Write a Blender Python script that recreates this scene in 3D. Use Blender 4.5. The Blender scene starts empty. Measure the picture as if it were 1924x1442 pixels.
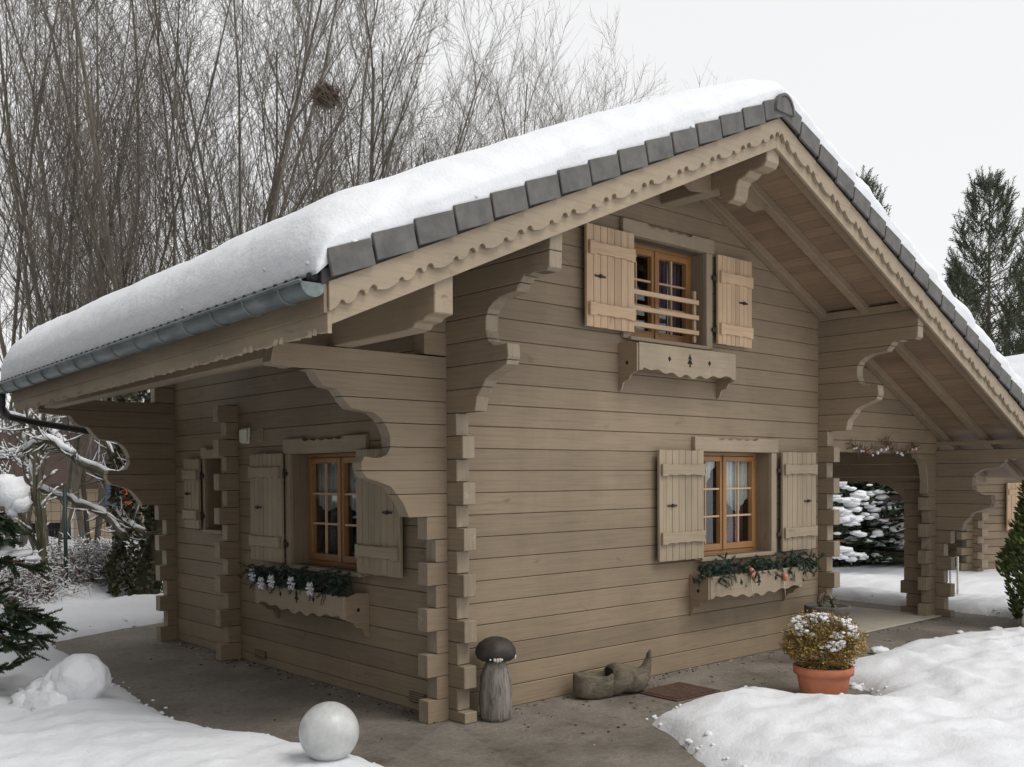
import bpy, math, random
from mathutils import Vector, Matrix, noise
PI=math.pi
rnd=random.Random(7)
scene=bpy.context.scene
COL=scene.collection
# ------------------------------------------------------------------ camera
CAMPOS=Vector((-4.2306,-5.449,1.719))
R_=Vector((0.74765914,-0.6640568,-0.00586266)); U_=Vector((0.01995818,0.01364487,0.9997077)); F_=Vector((0.6637827,0.74755761,-0.02345507))
cd=bpy.data.cameras.new('camera'); cam=bpy.data.objects.new('camera',cd); COL.objects.link(cam)
m=Matrix((( R_.x,U_.x,-F_.x,CAMPOS.x),(R_.y,U_.y,-F_.y,CAMPOS.y),(R_.z,U_.z,-F_.z,CAMPOS.z),(0,0,0,1)))
cam.matrix_world=m
cd.sensor_width=36; cd.sensor_fit='HORIZONTAL'; cd.lens=36*1842.44/1924
cd.shift_y=(938.29-721)/1924; cd.clip_start=.05; cd.clip_end=900
scene.camera=cam
# ------------------------------------------------------------------ world, sun, exposure
SUN_EL=math.radians(56); SUN_AZ=math.radians(162)      # azimuth clockwise from +Y
w=bpy.data.worlds.new("World"); scene.world=w; w.use_nodes=True
nt=w.node_tree; nt.nodes.clear()
out=nt.nodes.new('ShaderNodeOutputWorld'); bg=nt.nodes.new('ShaderNodeBackground')
sky=nt.nodes.new('ShaderNodeTexSky'); sky.sky_type='NISHITA'; sky.sun_disc=False; sky.sun_elevation=SUN_EL; sky.sun_rotation=SUN_AZ
hs=nt.nodes.new('ShaderNodeHueSaturation'); hs.inputs['Saturation'].default_value=0.12
mx=nt.nodes.new('ShaderNodeMix'); mx.data_type='RGBA'; mx.inputs[0].default_value=0.80
mx.inputs[7].default_value=(10.5,10.5,10.6,1)
nt.links.new(sky.outputs[0],hs.inputs['Color']); nt.links.new(hs.outputs[0],mx.inputs[6])
nt.links.new(mx.outputs[2],bg.inputs[0]); bg.inputs[1].default_value=0.10; nt.links.new(bg.outputs[0],out.inputs[0])
sl_=bpy.data.lights.new('sun','SUN'); sl_.energy=1.5; sl_.angle=math.radians(26); sl_.color=(1,.965,.92)
so=bpy.data.objects.new('sun',sl_); COL.objects.link(so)
sd=Vector((math.sin(SUN_AZ)*math.cos(SUN_EL),math.cos(SUN_AZ)*math.cos(SUN_EL),math.sin(SUN_EL)))
so.rotation_euler=sd.to_track_quat('Z','Y').to_euler(); so.location=(0,-6,9)
scene.view_settings.view_transform='Standard'; scene.view_settings.look='None'; scene.view_settings.gamma=1
scene.view_settings.exposure=0.0
scene.cycles.max_bounces=6; scene.cycles.diffuse_bounces=4; scene.cycles.transparent_max_bounces=12
scene.cycles.use_denoising=True
# ------------------------------------------------------------------ material helpers
MATS={}
def newmat(name):
    M=bpy.data.materials.new(name); M.use_nodes=True; n=M.node_tree; n.nodes.clear()
    o=n.nodes.new('ShaderNodeOutputMaterial'); b=n.nodes.new('ShaderNodeBsdfPrincipled')
    n.links.new(b.outputs[0],o.inputs[0]); MATS[name]=M
    return M,n,b
def N(n,t,**kw):
    x=n.nodes.new(t)
    for k,v in kw.items(): setattr(x,k,v)
    return x
def ramp(n,fac,stops):
    r=N(n,'ShaderNodeValToRGB'); e=r.color_ramp.elements
    e[0].position=stops[0][0]; e[0].color=(*stops[0][1],1); e[1].position=stops[-1][0]; e[1].color=(*stops[-1][1],1)
    for p,c in stops[1:-1]:
        q=e.new(p); q.color=(*c,1)
    n.links.new(fac,r.inputs[0]); return r.outputs[0]
def noise_tex(n,scale,coord='Object',vec=(1,1,1),detail=4,rough=.55,dist=0):
    tc=N(n,'ShaderNodeTexCoord'); mp=N(n,'ShaderNodeMapping'); mp.inputs['Scale'].default_value=vec
    t=N(n,'ShaderNodeTexNoise'); t.inputs['Scale'].default_value=scale; t.inputs['Detail'].default_value=detail
    t.inputs['Roughness'].default_value=rough; t.inputs['Distortion'].default_value=dist
    n.links.new(tc.outputs[coord],mp.inputs[0]); n.links.new(mp.outputs[0],t.inputs[0]); return t.outputs[0]
def mul(c,f): return tuple(min(1,max(0,x*f)) for x in c)
def mix(n,fac,a,b,blend='MIX'):
    x=N(n,'ShaderNodeMix',data_type='RGBA',blend_type=blend)
    if isinstance(fac,(int,float)): x.inputs[0].default_value=fac
    else: n.links.new(fac,x.inputs[0])
    for i,v in ((6,a),(7,b)):
        if isinstance(v,tuple): x.inputs[i].default_value=(*v,1)
        else: n.links.new(v,x.inputs[i])
    return x.outputs[2]
def bump(n,b,h,st=.3,dist=.01):
    u=N(n,'ShaderNodeBump'); u.inputs['Strength'].default_value=st; u.inputs['Distance'].default_value=dist
    n.links.new(h,u.inputs['Height']); n.links.new(u.outputs[0],b.inputs['Normal']); return u
def wood(name,c,axis,var=.16,rough=.62,grain=.35,spec=.35,worn=.0):
    M,n,b=newmat(name)
    ax={'x':(1.3,26,34),'y':(26,1.3,34),'z':(34,34,1.3)}[axis]
    g=noise_tex(n,1.6,vec=ax,detail=6,rough=.65,dist=.4)
    big=noise_tex(n,1.3,detail=3); stain=noise_tex(n,1.7,vec=(1.2,1.2,.45),detail=6,rough=.7,dist=.6); knots=noise_tex(n,3.2,vec=tuple((1.0 if v<2 else 2.6) for v in ax),detail=2,dist=.6)
    col=ramp(n,g,[(.25,mul(c,1-grain)),(.5,c),(.78,mul(c,1+grain*.55))])
    geo=N(n,'ShaderNodeNewGeometry')
    isl=ramp(n,geo.outputs['Random Per Island'],[(0,(1-var,)*3),(.5,(1,)*3),(1,(1+var*.6,1+var*.55,1+var*.5))])
    col=mix(n,1,col,isl,'MULTIPLY')
    bl=ramp(n,big,[(.3,(.86,.85,.84)),(.7,(1.08,1.07,1.05))]); col=mix(n,1,col,bl,'MULTIPLY')
    kn=ramp(n,knots,[(.70,(1,1,1)),(.78,(.72,.68,.62))]); col=mix(n,1,col,kn,'MULTIPLY')
    st_=ramp(n,stain,[(.36,(.94,.94,.945)),(.50,(1,1,1)),(.64,(1.03,1.03,1.03))]); col=mix(n,1,col,st_,'MULTIPLY')
    if worn:
        fn=noise_tex(n,9,detail=5,rough=.7); wf=ramp(n,fn,[(.56,(0,0,0)),(.66,(worn,)*3)])
        col=mix(n,wf,col,(.50,.47,.40))
    n.links.new(col,b.inputs['Base Color']); b.inputs['Roughness'].default_value=rough
    b.inputs['Specular IOR Level'].default_value=spec
    bump(n,b,g,.25,.004); return M
def plain(name,c,rough=.6,metal=0,nscale=12,amp=.2,spec=.5,bst=.15,bd=.004):
    M,n,b=newmat(name); t=noise_tex(n,nscale,detail=5,rough=.65)
    col=ramp(n,t,[(.3,mul(c,1-amp)),(.7,mul(c,1+amp))]); n.links.new(col,b.inputs['Base Color'])
    b.inputs['Roughness'].default_value=rough; b.inputs['Metallic'].default_value=metal; b.inputs['Specular IOR Level'].default_value=spec
    bump(n,b,t,bst,bd); return M
PAINT=(.264,.204,.139)
for a in 'xyz':
    wood('paint_'+a,PAINT,a,var=.13,grain=.22)
    wood('trim_'+a,(.325,.262,.188),a,var=.06,grain=.18,worn=.10)
    wood('natural_'+a,(.55,.395,.26),a,var=.16,grain=.22)
    wood('honey_'+a,(.33,.165,.062),a,var=.05,grain=.25,rough=.35,spec=.5)
wood('shutter_z',(.33,.268,.188),'z',var=.10,grain=.22); wood('shutter_x',(.33,.268,.188),'x',var=.05,grain=.22); wood('shutter_y',(.33,.268,.188),'y',var=.05,grain=.22)
wood('endgrain',(.295,.242,.175),'z',var=.12,grain=.25,worn=.25)
wood('soffit_y',(.25,.175,.115),'y',var=.16,grain=.25)
plain('slate',(.112,.106,.100),.8,nscale=9,amp=.28)
plain('slate_dark',(.035,.032,.032),.8)
plain('iron',(.03,.024,.02),.55,nscale=40,amp=.3)
plain('joint',(.10,.078,.056),.9)
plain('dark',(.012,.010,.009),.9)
plain('white_metal',(.62,.60,.55),.5); plain('lamp_cream',(.72,.68,.56),.45,amp=.05)
plain('terracotta',(.47,.165,.085),.75,nscale=9,amp=.16)
plain('stone',(.105,.095,.085),.9,nscale=14,amp=.35,bst=.6,bd=.02)
plain('rust',(.085,.046,.03),.85,nscale=22,amp=.4,bst=.5,bd=.01)
plain('curtain_lace',(.86,.85,.80),.9,nscale=60,amp=.12)
plain('curtain_plum',(.20,.13,.19),.9,nscale=40,amp=.35)
plain('curtain_red',(.25,.09,.10),.9,nscale=70,amp=.5)
plain('soil',(.04,.03,.02),.95)
plain('bow_silver',(.72,.72,.76),.35,nscale=30,amp=.25); plain('bauble_salmon',(.56,.20,.14),.4,nscale=20,amp=.25)
plain('stucco',(.52,.41,.29),.9,nscale=3,amp=.08); plain('roof_brown',(.085,.055,.045),.85,nscale=8,amp=.25)
plain('fence_green',(.015,.045,.035),.5); plain('sign_blue',(.10,.14,.22),.5); plain('cloth_red',(.62,.09,.05),.7)
plain('globe',(.50,.51,.50),.35,nscale=9,amp=.20,bst=.3,bd=.01)
plain('concrete',(.44,.40,.33),.85,nscale=5,amp=.1,bst=.2)
# zinc
M,n,b=newmat('zinc'); t=noise_tex(n,5,vec=(3,1,3),detail=5); col=ramp(n,t,[(.3,(.10,.115,.115)),(.55,(.16,.185,.185)),(.75,(.24,.27,.265))])
n.links.new(col,b.inputs['Base Color']); b.inputs['Roughness'].default_value=.48; b.inputs['Metallic'].default_value=.35; bump(n,b,t,.1,.003)
# snow
def snowmat(name,c=(.90,.91,.93),s1=6,s2=55):
    M,n,b=newmat(name); t1=noise_tex(n,s1,detail=5,rough=.6); t2=noise_tex(n,s2,detail=3)
    mm=N(n,'ShaderNodeMath',operation='MULTIPLY_ADD'); n.links.new(t2,mm.inputs[0]); mm.inputs[1].default_value=.18; n.links.new(t1,mm.inputs[2])
    b.inputs['Base Color'].default_value=(*c,1); b.inputs['Roughness'].default_value=.75; b.inputs['Specular IOR Level'].default_value=.25
    b.inputs['Subsurface Weight'].default_value=.0
    bump(n,b,mm.outputs[0],.38,.05); return M
snowmat('snow',c=(.76,.775,.80)); snowmat('snow_small',c=(.84,.85,.87),s1=30,s2=120)
# asphalt
M,n,b=newmat('asphalt'); t=noise_tex(n,26,detail=9,rough=.92); t2=noise_tex(n,1.3,detail=6,rough=.65); t3=noise_tex(n,7,detail=5,rough=.7)
c1=ramp(n,t,[(.34,(.145,.125,.106)),(.50,(.205,.180,.152)),(.66,(.31,.275,.235))])
c2=ramp(n,t2,[(.36,(.62,.61,.59)),(.50,(.92,.92,.91)),(.62,(1.15,1.15,1.14))]); c1=mix(n,1,c1,c2,'MULTIPLY')
c3=ramp(n,t3,[(.36,(.62,.60,.58)),(.46,(1,1,1))]); c1=mix(n,.6,c1,mix(n,1,c1,c3,'MULTIPLY'))
n.links.new(c1,b.inputs['Base Color']); r=ramp(n,t2,[(.35,(.5,.5,.5)),(.6,(.9,.9,.9))]); n.links.new(r,b.inputs['Roughness']); bump(n,b,t,.9,.010)
# glass
M=bpy.data.materials.new('glass'); M.use_nodes=True; n=M.node_tree; n.nodes.clear(); MATS['glass']=M
o=N(n,'ShaderNodeOutputMaterial'); g=N(n,'ShaderNodeBsdfGlossy'); g.inputs['Roughness'].default_value=.04; tr=N(n,'ShaderNodeBsdfTransparent'); tr.inputs[0].default_value=(.86,.88,.88,1)
fr=N(n,'ShaderNodeFresnel'); fr.inputs[0].default_value=1.5; mm=N(n,'ShaderNodeMath',operation='MULTIPLY_ADD'); mm.inputs[1].default_value=1.6; mm.inputs[2].default_value=.03; n.links.new(fr.outputs[0],mm.inputs[0])
ms=N(n,'ShaderNodeMixShader'); n.links.new(mm.outputs[0],ms.inputs[0]); n.links.new(tr.outputs[0],ms.inputs[1]); n.links.new(g.outputs[0],ms.inputs[2]); n.links.new(ms.outputs[0],o.inputs[0])
# foliage / bark
def leafmat(name,c1,c2,c3,sc=14):
    M,n,b=newmat(name); t=noise_tex(n,sc,detail=3); geo=N(n,'ShaderNodeNewGeometry')
    a=ramp(n,geo.outputs['Random Per Island'],[(0,c1),(.5,c2),(1,c3)]); k=ramp(n,t,[(.3,(.6,.6,.6)),(.7,(1.25,1.25,1.2))])
    n.links.new(mix(n,1,a,k,'MULTIPLY'),b.inputs['Base Color']); b.inputs['Roughness'].default_value=.6; return M
leafmat('needles',(.022,.042,.020),(.036,.062,.030),(.055,.082,.038)); leafmat('needles_pine',(.045,.062,.034),(.066,.085,.046),(.095,.110,.060))
leafmat('garland_green',(.012,.032,.022),(.025,.055,.038),(.05,.085,.06)); leafmat('thuja',(.04,.06,.012),(.07,.10,.02),(.12,.15,.03))
leafmat('bush_leaf',(.15,.15,.035),(.38,.19,.04),(.36,.30,.08),30); leafmat('ivy',(.03,.04,.012),(.055,.06,.02),(.09,.075,.03))
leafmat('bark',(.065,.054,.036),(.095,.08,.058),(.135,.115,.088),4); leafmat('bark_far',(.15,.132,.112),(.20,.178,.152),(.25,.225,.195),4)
leafmat('bark_fine',(.08,.066,.05),(.12,.10,.078),(.17,.145,.115),4)
leafmat('bark_moss',(.05,.05,.022),(.075,.065,.035),(.10,.085,.05),6); leafmat('twig_brown',(.09,.06,.04),(.13,.09,.06),(.17,.12,.08),6)
leafmat('dead_leaf',(.10,.04,.025),(.15,.07,.04),(.20,.11,.06),9)
# ------------------------------------------------------------------ mesh builder
class MB:
    def __init__(s): s.v=[];s.f=[];s.m=[];s.mats=[];s.smooth=[]
    def mi(s,mat):
        if mat not in s.mats: s.mats.append(mat)
        return s.mats.index(mat)
    def add(s,vs,fs,mat,smooth=False):
        o=len(s.v); s.v.extend(vs); k=s.mi(mat)
        for f in fs: s.f.append([i+o for i in f]); s.m.append(k); s.smooth.append(smooth)
    def box(s,x0,x1,y0,y1,z0,z1,mat):
        vs=[(x0,y0,z0),(x1,y0,z0),(x1,y1,z0),(x0,y1,z0),(x0,y0,z1),(x1,y0,z1),(x1,y1,z1),(x0,y1,z1)]
        s.add(vs,[(3,2,1,0),(4,5,6,7),(0,1,5,4),(1,2,6,5),(2,3,7,6),(3,0,4,7)],mat)
    def prism(s,poly,ax,t0,t1,mat,capmat=None):
        # poly in (a,z); ax 'x': a=x, thickness along y ; ax 'y': a=y, thickness along x
        P=[]
        for p in poly:
            if not P or abs(p[0]-P[-1][0])+abs(p[1]-P[-1][1])>1e-5: P.append(p)
        if len(P)>1 and abs(P[0][0]-P[-1][0])+abs(P[0][1]-P[-1][1])<1e-5: P.pop()
        if len(P)<3: return
        A=sum(P[i][0]*P[(i+1)%len(P)][1]-P[(i+1)%len(P)][0]*P[i][1] for i in range(len(P)))
        if abs(A)<1e-5: return
        if A<0: P=P[::-1]
        n=len(P)
        if ax=='x': vs=[(a,t0,z) for a,z in P]+[(a,t1,z) for a,z in P]; flip=False
        else: vs=[(t0,a,z) for a,z in P]+[(t1,a,z) for a,z in P]; flip=True
        front=list(range(n)); back=[n+i for i in range(n)][::-1]
        sides=[(i,i+n,(i+1)%n+n,(i+1)%n) for i in range(n)]
        sides=[t[::-1] for t in sides]
        sides=[(i,(i+1)%n,(i+1)%n+n,i+n)[::-1] for i in range(n)]
        if flip: front=front[::-1]; back=back[::-1]; sides=[t[::-1] for t in sides]
        s.add(vs,[front,back],mat); o=len(s.v)-2*n
        k=s.mi(capmat or mat)
        for t in sides: s.f.append([i+o for i in t]); s.m.append(k); s.smooth.append(False)
    def tube(s,pts,rad,mat,n=8,cap=True,smooth=True):
        pts=[Vector(p) for p in pts]; L=len(pts)
        if not hasattr(rad,'__len__'): rad=[rad]*L
        vs=[]; up=Vector((0,0,1)); pn=None
        for i,p in enumerate(pts):
            t=(pts[min(i+1,L-1)]-pts[max(i-1,0)])
            if t.length<1e-9: t=Vector((0,0,1))
            t.normalize()
            if pn is None:
                a=t.cross(Vector((0,0,1)))
                if a.length<1e-3: a=Vector((1,0,0))
                a.normalize()
            else:
                a=pn-t*pn.dot(t)
                if a.length<1e-6: a=t.orthogonal()
                a.normalize()
            pn=a; b=t.cross(a)
            for k in range(n):
                q=2*PI*k/n; vs.append(tuple(p+(a*math.cos(q)+b*math.sin(q))*rad[i]))
        fs=[(i*n+k,i*n+(k+1)%n,(i+1)*n+(k+1)%n,(i+1)*n+k) for i in range(L-1) for k in range(n)]
        if cap: fs+= [tuple(range(n))[::-1],tuple((L-1)*n+k for k in range(n))]
        s.add(vs,fs,mat,smooth)
    def lathe(s,prof,mat,c=(0,0,0),n=24,jit=0,cap=True,smooth=True,sq=1):
        vs=[];L=len(prof)
        for i,(r,z) in enumerate(prof):
            for k in range(n):
                q=2*PI*k/n; rr=r*(1+jit*noise.noise(Vector((math.cos(q)*1.7,math.sin(q)*1.7,z*6+c[0]*3))))
                vs.append((c[0]+rr*math.cos(q),c[1]+rr*math.sin(q)*sq,c[2]+z))
        fs=[(i*n+k,i*n+(k+1)%n,(i+1)*n+(k+1)%n,(i+1)*n+k) for i in range(L-1) for k in range(n)]
        if cap: fs+=[tuple(range(n))[::-1],tuple((L-1)*n+k for k in range(n))]
        s.add(vs,fs,mat,smooth)
    def ball(s,c,r,mat,nu=12,nv=8,sc=(1,1,1),jit=0,fr=3,seed=0):
        vs=[(c[0],c[1],c[2]-r*sc[2])]
        for i in range(1,nv):
            th=PI*i/nv-PI/2
            for k in range(nu):
                q=2*PI*k/nu; d=Vector((math.cos(th)*math.cos(q),math.cos(th)*math.sin(q),math.sin(th)))
                rr=r*(1+jit*noise.noise(d*fr+Vector((seed,seed*2,0))))
                vs.append((c[0]+d.x*rr*sc[0],c[1]+d.y*rr*sc[1],c[2]+d.z*rr*sc[2]))
        vs.append((c[0],c[1],c[2]+r*sc[2])); top=len(vs)-1
        fs=[(0,1+(k+1)%nu,1+k) for k in range(nu)]
        fs+=[(1+i*nu+k,1+i*nu+(k+1)%nu,1+(i+1)*nu+(k+1)%nu,1+(i+1)*nu+k) for i in range(nv-2) for k in range(nu)]
        fs+=[(1+(nv-2)*nu+k,1+(nv-2)*nu+(k+1)%nu,top) for k in range(nu)]
        s.add(vs,fs,mat,True)
    def build(s,name,parent=None,bevel=0,loc=None):
        me=bpy.data.meshes.new(name); me.from_pydata([tuple(v) for v in s.v],[],s.f)
        for mm_ in s.mats: me.materials.append(MATS[mm_])
        me.polygons.foreach_set('material_index',s.m); me.polygons.foreach_set('use_smooth',s.smooth); me.update()
        ob=bpy.data.objects.new(name,me); COL.objects.link(ob)
        if parent: ob.parent=parent
        if loc: ob.location=loc
        if bevel:
            md=ob.modifiers.new('bevel','BEVEL'); md.width=bevel; md.segments=1; md.limit_method='ANGLE'; md.angle_limit=math.radians(50)
        return ob
def tag(o,label=None,cat=None,group=None,kind=None):
    if label: o['label']=label
    if cat: o['category']=cat
    if group: o['group']=group
    if kind: o['kind']=kind
    return o
def thing(name,label,cat,loc=(0,0,0),rz=0,group=None):
    o=bpy.data.objects.new(name,None); COL.objects.link(o); o.location=loc; o.rotation_euler=(0,0,rz); o.empty_display_size=.2
    return tag(o,label,cat,group)
def clip(poly,f):
    out=[];n=len(poly)
    for i in range(n):
        a=poly[i];b=poly[(i+1)%n]; fa=f(a);fb=f(b)
        if fa<=0: out.append(a)
        if (fa<0<fb) or (fb<0<fa):
            t=fa/(fa-fb); out.append((a[0]+(b[0]-a[0])*t,a[1]+(b[1]-a[1])*t))
    return out
def FW(px,py,d):      # world point seen along a direction at a given depth: used once to plan where far things stand
    return CAMPOS+(F_+R_*((px-962)/1842.44)+U_*((938.29-py)/1842.44))*d
# ------------------------------------------------------------------ dimensions
S=.16; W=4.82; L=4.68; XR=2.41; PX=7.45; TL=.11; SL=.44; G=.0024
YF=-1.10; YB=4.62; XE=-1.61; XE2=8.75
def sag(x,y): return .020*max(0,min(1,(XR-x)/4))*max(0,y+1.1)
def zl(base,x,y=0): return base-SL*abs(x-XR)-sag(x,y)
Z_T,Z_S,Z_R,Z_F=4.48,4.45,4.365,4.255   # tile underside, soffit, rafter underside, fascia bottom at the ridge
def roofclip(poly,base=Z_S,y=0):
    poly=clip(poly,lambda p:p[1]-(base-SL*(XR-p[0]))); return clip(poly,lambda p:p[1]-(base-SL*(p[0]-XR))) if poly else poly
def rows(off,z0,z1):
    r=[];z=off
    while z>z0+1e-6: z-=S
    while z<z1-1e-6:
        a=max(z,z0); b_=min(z+S,z1)
        if b_-a>.012: r.append((a,b_,int(round((z-off)/S))))
        z+=S
    return r
def logwall(mb,ax,t0,t1,a0,a1,z0,z1,off,mat,holes=(),roof=False,core=True,endfn=None):
    for (za,zb,k) in rows(off,z0,z1):
        A0,A1=a0,a1
        if endfn: A0,A1=endfn(k,a0,a1)
        cuts=[(A0,A1,za,zb)]
        for (h0,h1,hz0,hz1) in holes:
            new=[]
            for (c0,c1,ca,cb) in cuts:
                if h1<=c0 or h0>=c1 or hz1<=ca or hz0>=cb: new.append((c0,c1,ca,cb)); continue
                if c0<h0: new.append((c0,h0,ca,cb))
                if h1<c1: new.append((h1,c1,ca,cb))
                m0,m1=max(c0,h0),min(c1,h1)
                if hz0>ca+.015: new.append((m0,m1,ca,hz0))
                if hz1<cb-.015: new.append((m0,m1,hz1,cb))
            cuts=new
        for (c0,c1,ca,cb) in cuts:
            for inset,mt,d in ((G,mat,0),(0,'joint',.007)):
                if d and not core: continue
                e=.006 if d else 0
                P=[(c0+e,ca+(inset if not d else -.004)),(c1-e,ca+(inset if not d else -.004)),(c1-e,cb-inset),(c0+e,cb-inset)]
                if roof: P=roofclip(P)
                if P: mb.prism(P,ax,t0+d,t1-d,'joint' if d else mat)
chalet=thing('chalet','taupe painted log chalet with carved brackets, orange windows and a snow-laden tiled roof','chalet')
Q=lambda *a: a
# --- walls
holes_front=[(2.84,3.935,.98,1.93),(1.90,2.92,2.87,3.70)]
mb=MB(); logwall(mb,'x',0,TL,TL,W,0,4.6,0,'paint_x',holes_front,roof=True); mb.build('front_wall',chalet,.004)
holes_side=[(1.07,2.175,.97,1.92),(3.50,3.89,1.21,1.91)]
mb=MB(); logwall(mb,'y',0,TL,0,L+TL,0,3.32,.08,'paint_y',holes_side); mb.build('side_wall',chalet,.004)
mb=MB(); logwall(mb,'x',L,L+TL,TL,W,0,4.6,0,'paint_x',roof=True); mb.build('back_wall',chalet)
mb=MB(); logwall(mb,'y',W,W+TL,0,L+TL,0,3.34,.08,'paint_y'); mb.build('partition_wall',chalet,.004)
# --- brackets (log ends sawn to a carved outline)
LONG,SHORT=.182,.104
A=[(-1.326,2.553),(-1.35,2.43),(-1.338,2.409),(-1.255,2.408),(-1.212,2.398),(-1.127,2.401),(-1.051,2.389),(-1.014,2.331),(-0.968,2.297),(-0.89,2.288),(-0.859,2.255),(-0.832,2.216),(-0.78,2.167),(-0.699,2.155),(-0.608,2.146),(-0.546,2.106),(-0.504,2.054),(-0.479,1.991),(-0.475,1.92),(-0.506,1.866),(-.56,1.846),(-.62,1.846),(-0.682,1.855),(-0.707,1.812),(-0.704,1.756),(-0.663,1.711),(-0.58,1.689),(-0.474,1.653),(-0.423,1.595),(-0.371,1.533),(-0.345,1.474),(-0.328,1.442)]
Bk=[(-1.060,3.36),(-1.045,3.017),(-1.023,2.999),(-0.904,3.002),(-0.859,2.99),(-0.815,3.0),(-0.782,2.967),(-0.735,2.911),(-0.655,2.902),(-0.575,2.892),(-0.511,2.868),(-0.46,2.833),(-0.431,2.773),(-0.43,2.696),(-0.458,2.619),(-0.508,2.585),(-0.564,2.580),(-0.645,2.588),(-0.655,2.503),(-0.635,2.451),(-0.571,2.425),(-0.472,2.392),(-0.422,2.364),(-0.387,2.31),(-0.333,2.259),(-0.316,2.185),(-0.308,2.162)]
def bracket(name,ax,t0,t1,prof,root,zlow,off,longpar,mat,topz=None,sign=1,dz=0,da=0,z0=0):
    """prof: outline, outer edge top to bottom; root: coordinate where it meets the wall; logs below zlow stick out long/short in turn"""
    mb=MB()
    pr=[(root+sign*(a),z+dz) for a,z in prof]
    top=pr[0][1]; full=pr+[(root,pr[-1][1]),(root,top)]
    for (za,zb,k) in rows(off,zlow,top):
        P=clip(clip(full,lambda p:p[1]-(zb-G)),lambda p:(za+G)-p[1])
        if P: mb.prism(P,ax,t0,t1,mat,'endgrain')
        C=clip(clip(full,lambda p:p[1]-(zb+.004)),lambda p:(za-.004)-p[1])
        if C:
            C=[(p[0]+(root-p[0])*.03,p[1]) for p in C]
            mb.prism(C,ax,t0+.008,t1-.008,'joint')
    for (za,zb,k) in rows(off,z0,zlow):
        ln=LONG if (k%2==longpar) else SHORT
        a=root+sign*(-ln-rnd.uniform(-.004,.006))
        mb.prism([(a,za+G),(root,za+G),(root,zb-G),(a,zb-G)],ax,t0,t1,mat,'endgrain')
        mb.prism([(root+sign*-SHORT*.9,za-.004),(root,za-.004),(root,zb+.004),(root+sign*-SHORT*.9,zb+.004)],ax,t0+.008,t1-.008,'joint')
    return mb
mb=bracket('b','x',0,TL,A,-.0,1.44,0,0,'paint_x'); mb.box(-.19,-.0,0,TL,2.563,2.72,'paint_x'); mb.box(-.185,-.0,.004,TL-.004,2.724,2.93,'paint_x'); mb.build('eave_bracket',chalet,.006)
bracket('b','y',0,TL,Bk,0,2.16,.08,1,'paint_y').build('gable_bracket',chalet,.006)
bracket('b','y',W,W+TL,Bk,0,2.16,.08,1,'paint_y').build('gable_bracket',chalet,.006)
bracket('b','x',L,L+TL,A,0,1.44,0,0,'paint_x',dz=-.05).build('eave_bracket',chalet,.006)
mb=MB(); [mb.box(-.21,0,L,L+TL,2.51+.16*i,2.51+.16*(i+1)-.006,'paint_x') for i in range(2)]; mb.build('log_end',chalet,.004)
# inner cross wall log ends on the side wall
mb=MB()
for (za,zb,k) in rows(0,0,2.40):
    ln=.205 if k%2==0 else .125
    mb.prism([(-ln,za+G),(0,za+G),(0,zb-G),(-ln,zb-G)],'x',3.20,3.31,'paint_x','endgrain'); mb.box(-.11,-.0,3.214,3.296,za-.004,zb+.004,'dark')
mb.build('log_end',chalet,.005)
# --- porch: header, post, rear lintel
mb=MB()
def hend(k,a0,a1): return a0,a1
logwall(mb,'x',0,TL,W+TL,PX,1.955,4.6,0,'paint_x',roof=True)
kb=[(PX-.42,1.952),(PX-.40,1.90),(PX-.34,1.905),(PX-.30,1.87),(PX-.245,1.80),(PX-.215,1.70),(PX-.205,1.60),(PX-.205,1.48),(PX,1.48),(PX,1.952)]
mb.prism(kb,'x',.004,TL-.004,'paint_x','trim_x')
mb.prism([(W+TL,1.952),(W+TL,1.86),(W+TL+.10,1.87),(W+TL+.13,1.952)],'x',.004,TL-.004,'paint_x','trim_x')
for (za,zb,k) in rows(0,0,1.48):
    ln=.235 if k%2==0 else .15
    mb.prism([(PX-ln,za+G),(PX,za+G),(PX,zb-G),(PX-ln,zb-G)],'x',0,TL,'paint_x','endgrain'); mb.box(PX-.14,PX,.014,TL-.014,za-.004,zb+.004,'dark')
mb.build('porch_header',chalet,.005)
mb=MB()
for (za,zb,k) in rows(.08,0,1.62):
    e=.40+ (.045 if k%2==1 else -.03) if za<.4 else .40
    mb.prism([(0,za+G),(e,za+G),(e,zb-G),(0,zb-G)],'y',PX,PX+TL,'paint_y','endgrain'); mb.box(PX+.014,PX+TL-.014,0.0,.35,za-.004,zb+.004,'dark')
for (za,zb,k) in rows(.08,1.62,2.2): mb.prism([(0,za+G),(L,za+G),(L,zb-G),(0,zb-G)],'y',PX,PX+TL,'paint_y')
for (za,zb,k) in rows(.08,0,1.62): mb.prism([(L-.3,za+G),(L,za+G),(L,zb-G),(L-.3,zb-G)],'y',PX,PX+TL,'paint_y')
mb.prism([(.40,1.62),(.40,1.38),(.47,1.47),(.60,1.56),(.8,1.62)],'y',PX+.004,PX+TL-.004,'paint_y')
mb.build('porch_post',chalet,.005)
Dp=[(a,z) for a,z in Bk]; Dp[0]=(-1.06,2.01+1.12)
bracket('b','y',PX,PX+TL,Dp,0,2.16-1.12,.08,1,'paint_y',dz=-1.12).build('gable_bracket',chalet,.006)
mb=MB(); mb.box(W+TL,7.40,-.10,1.30,0.004,.018,'concrete'); mb.build('porch_slab',chalet,.004)
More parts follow.
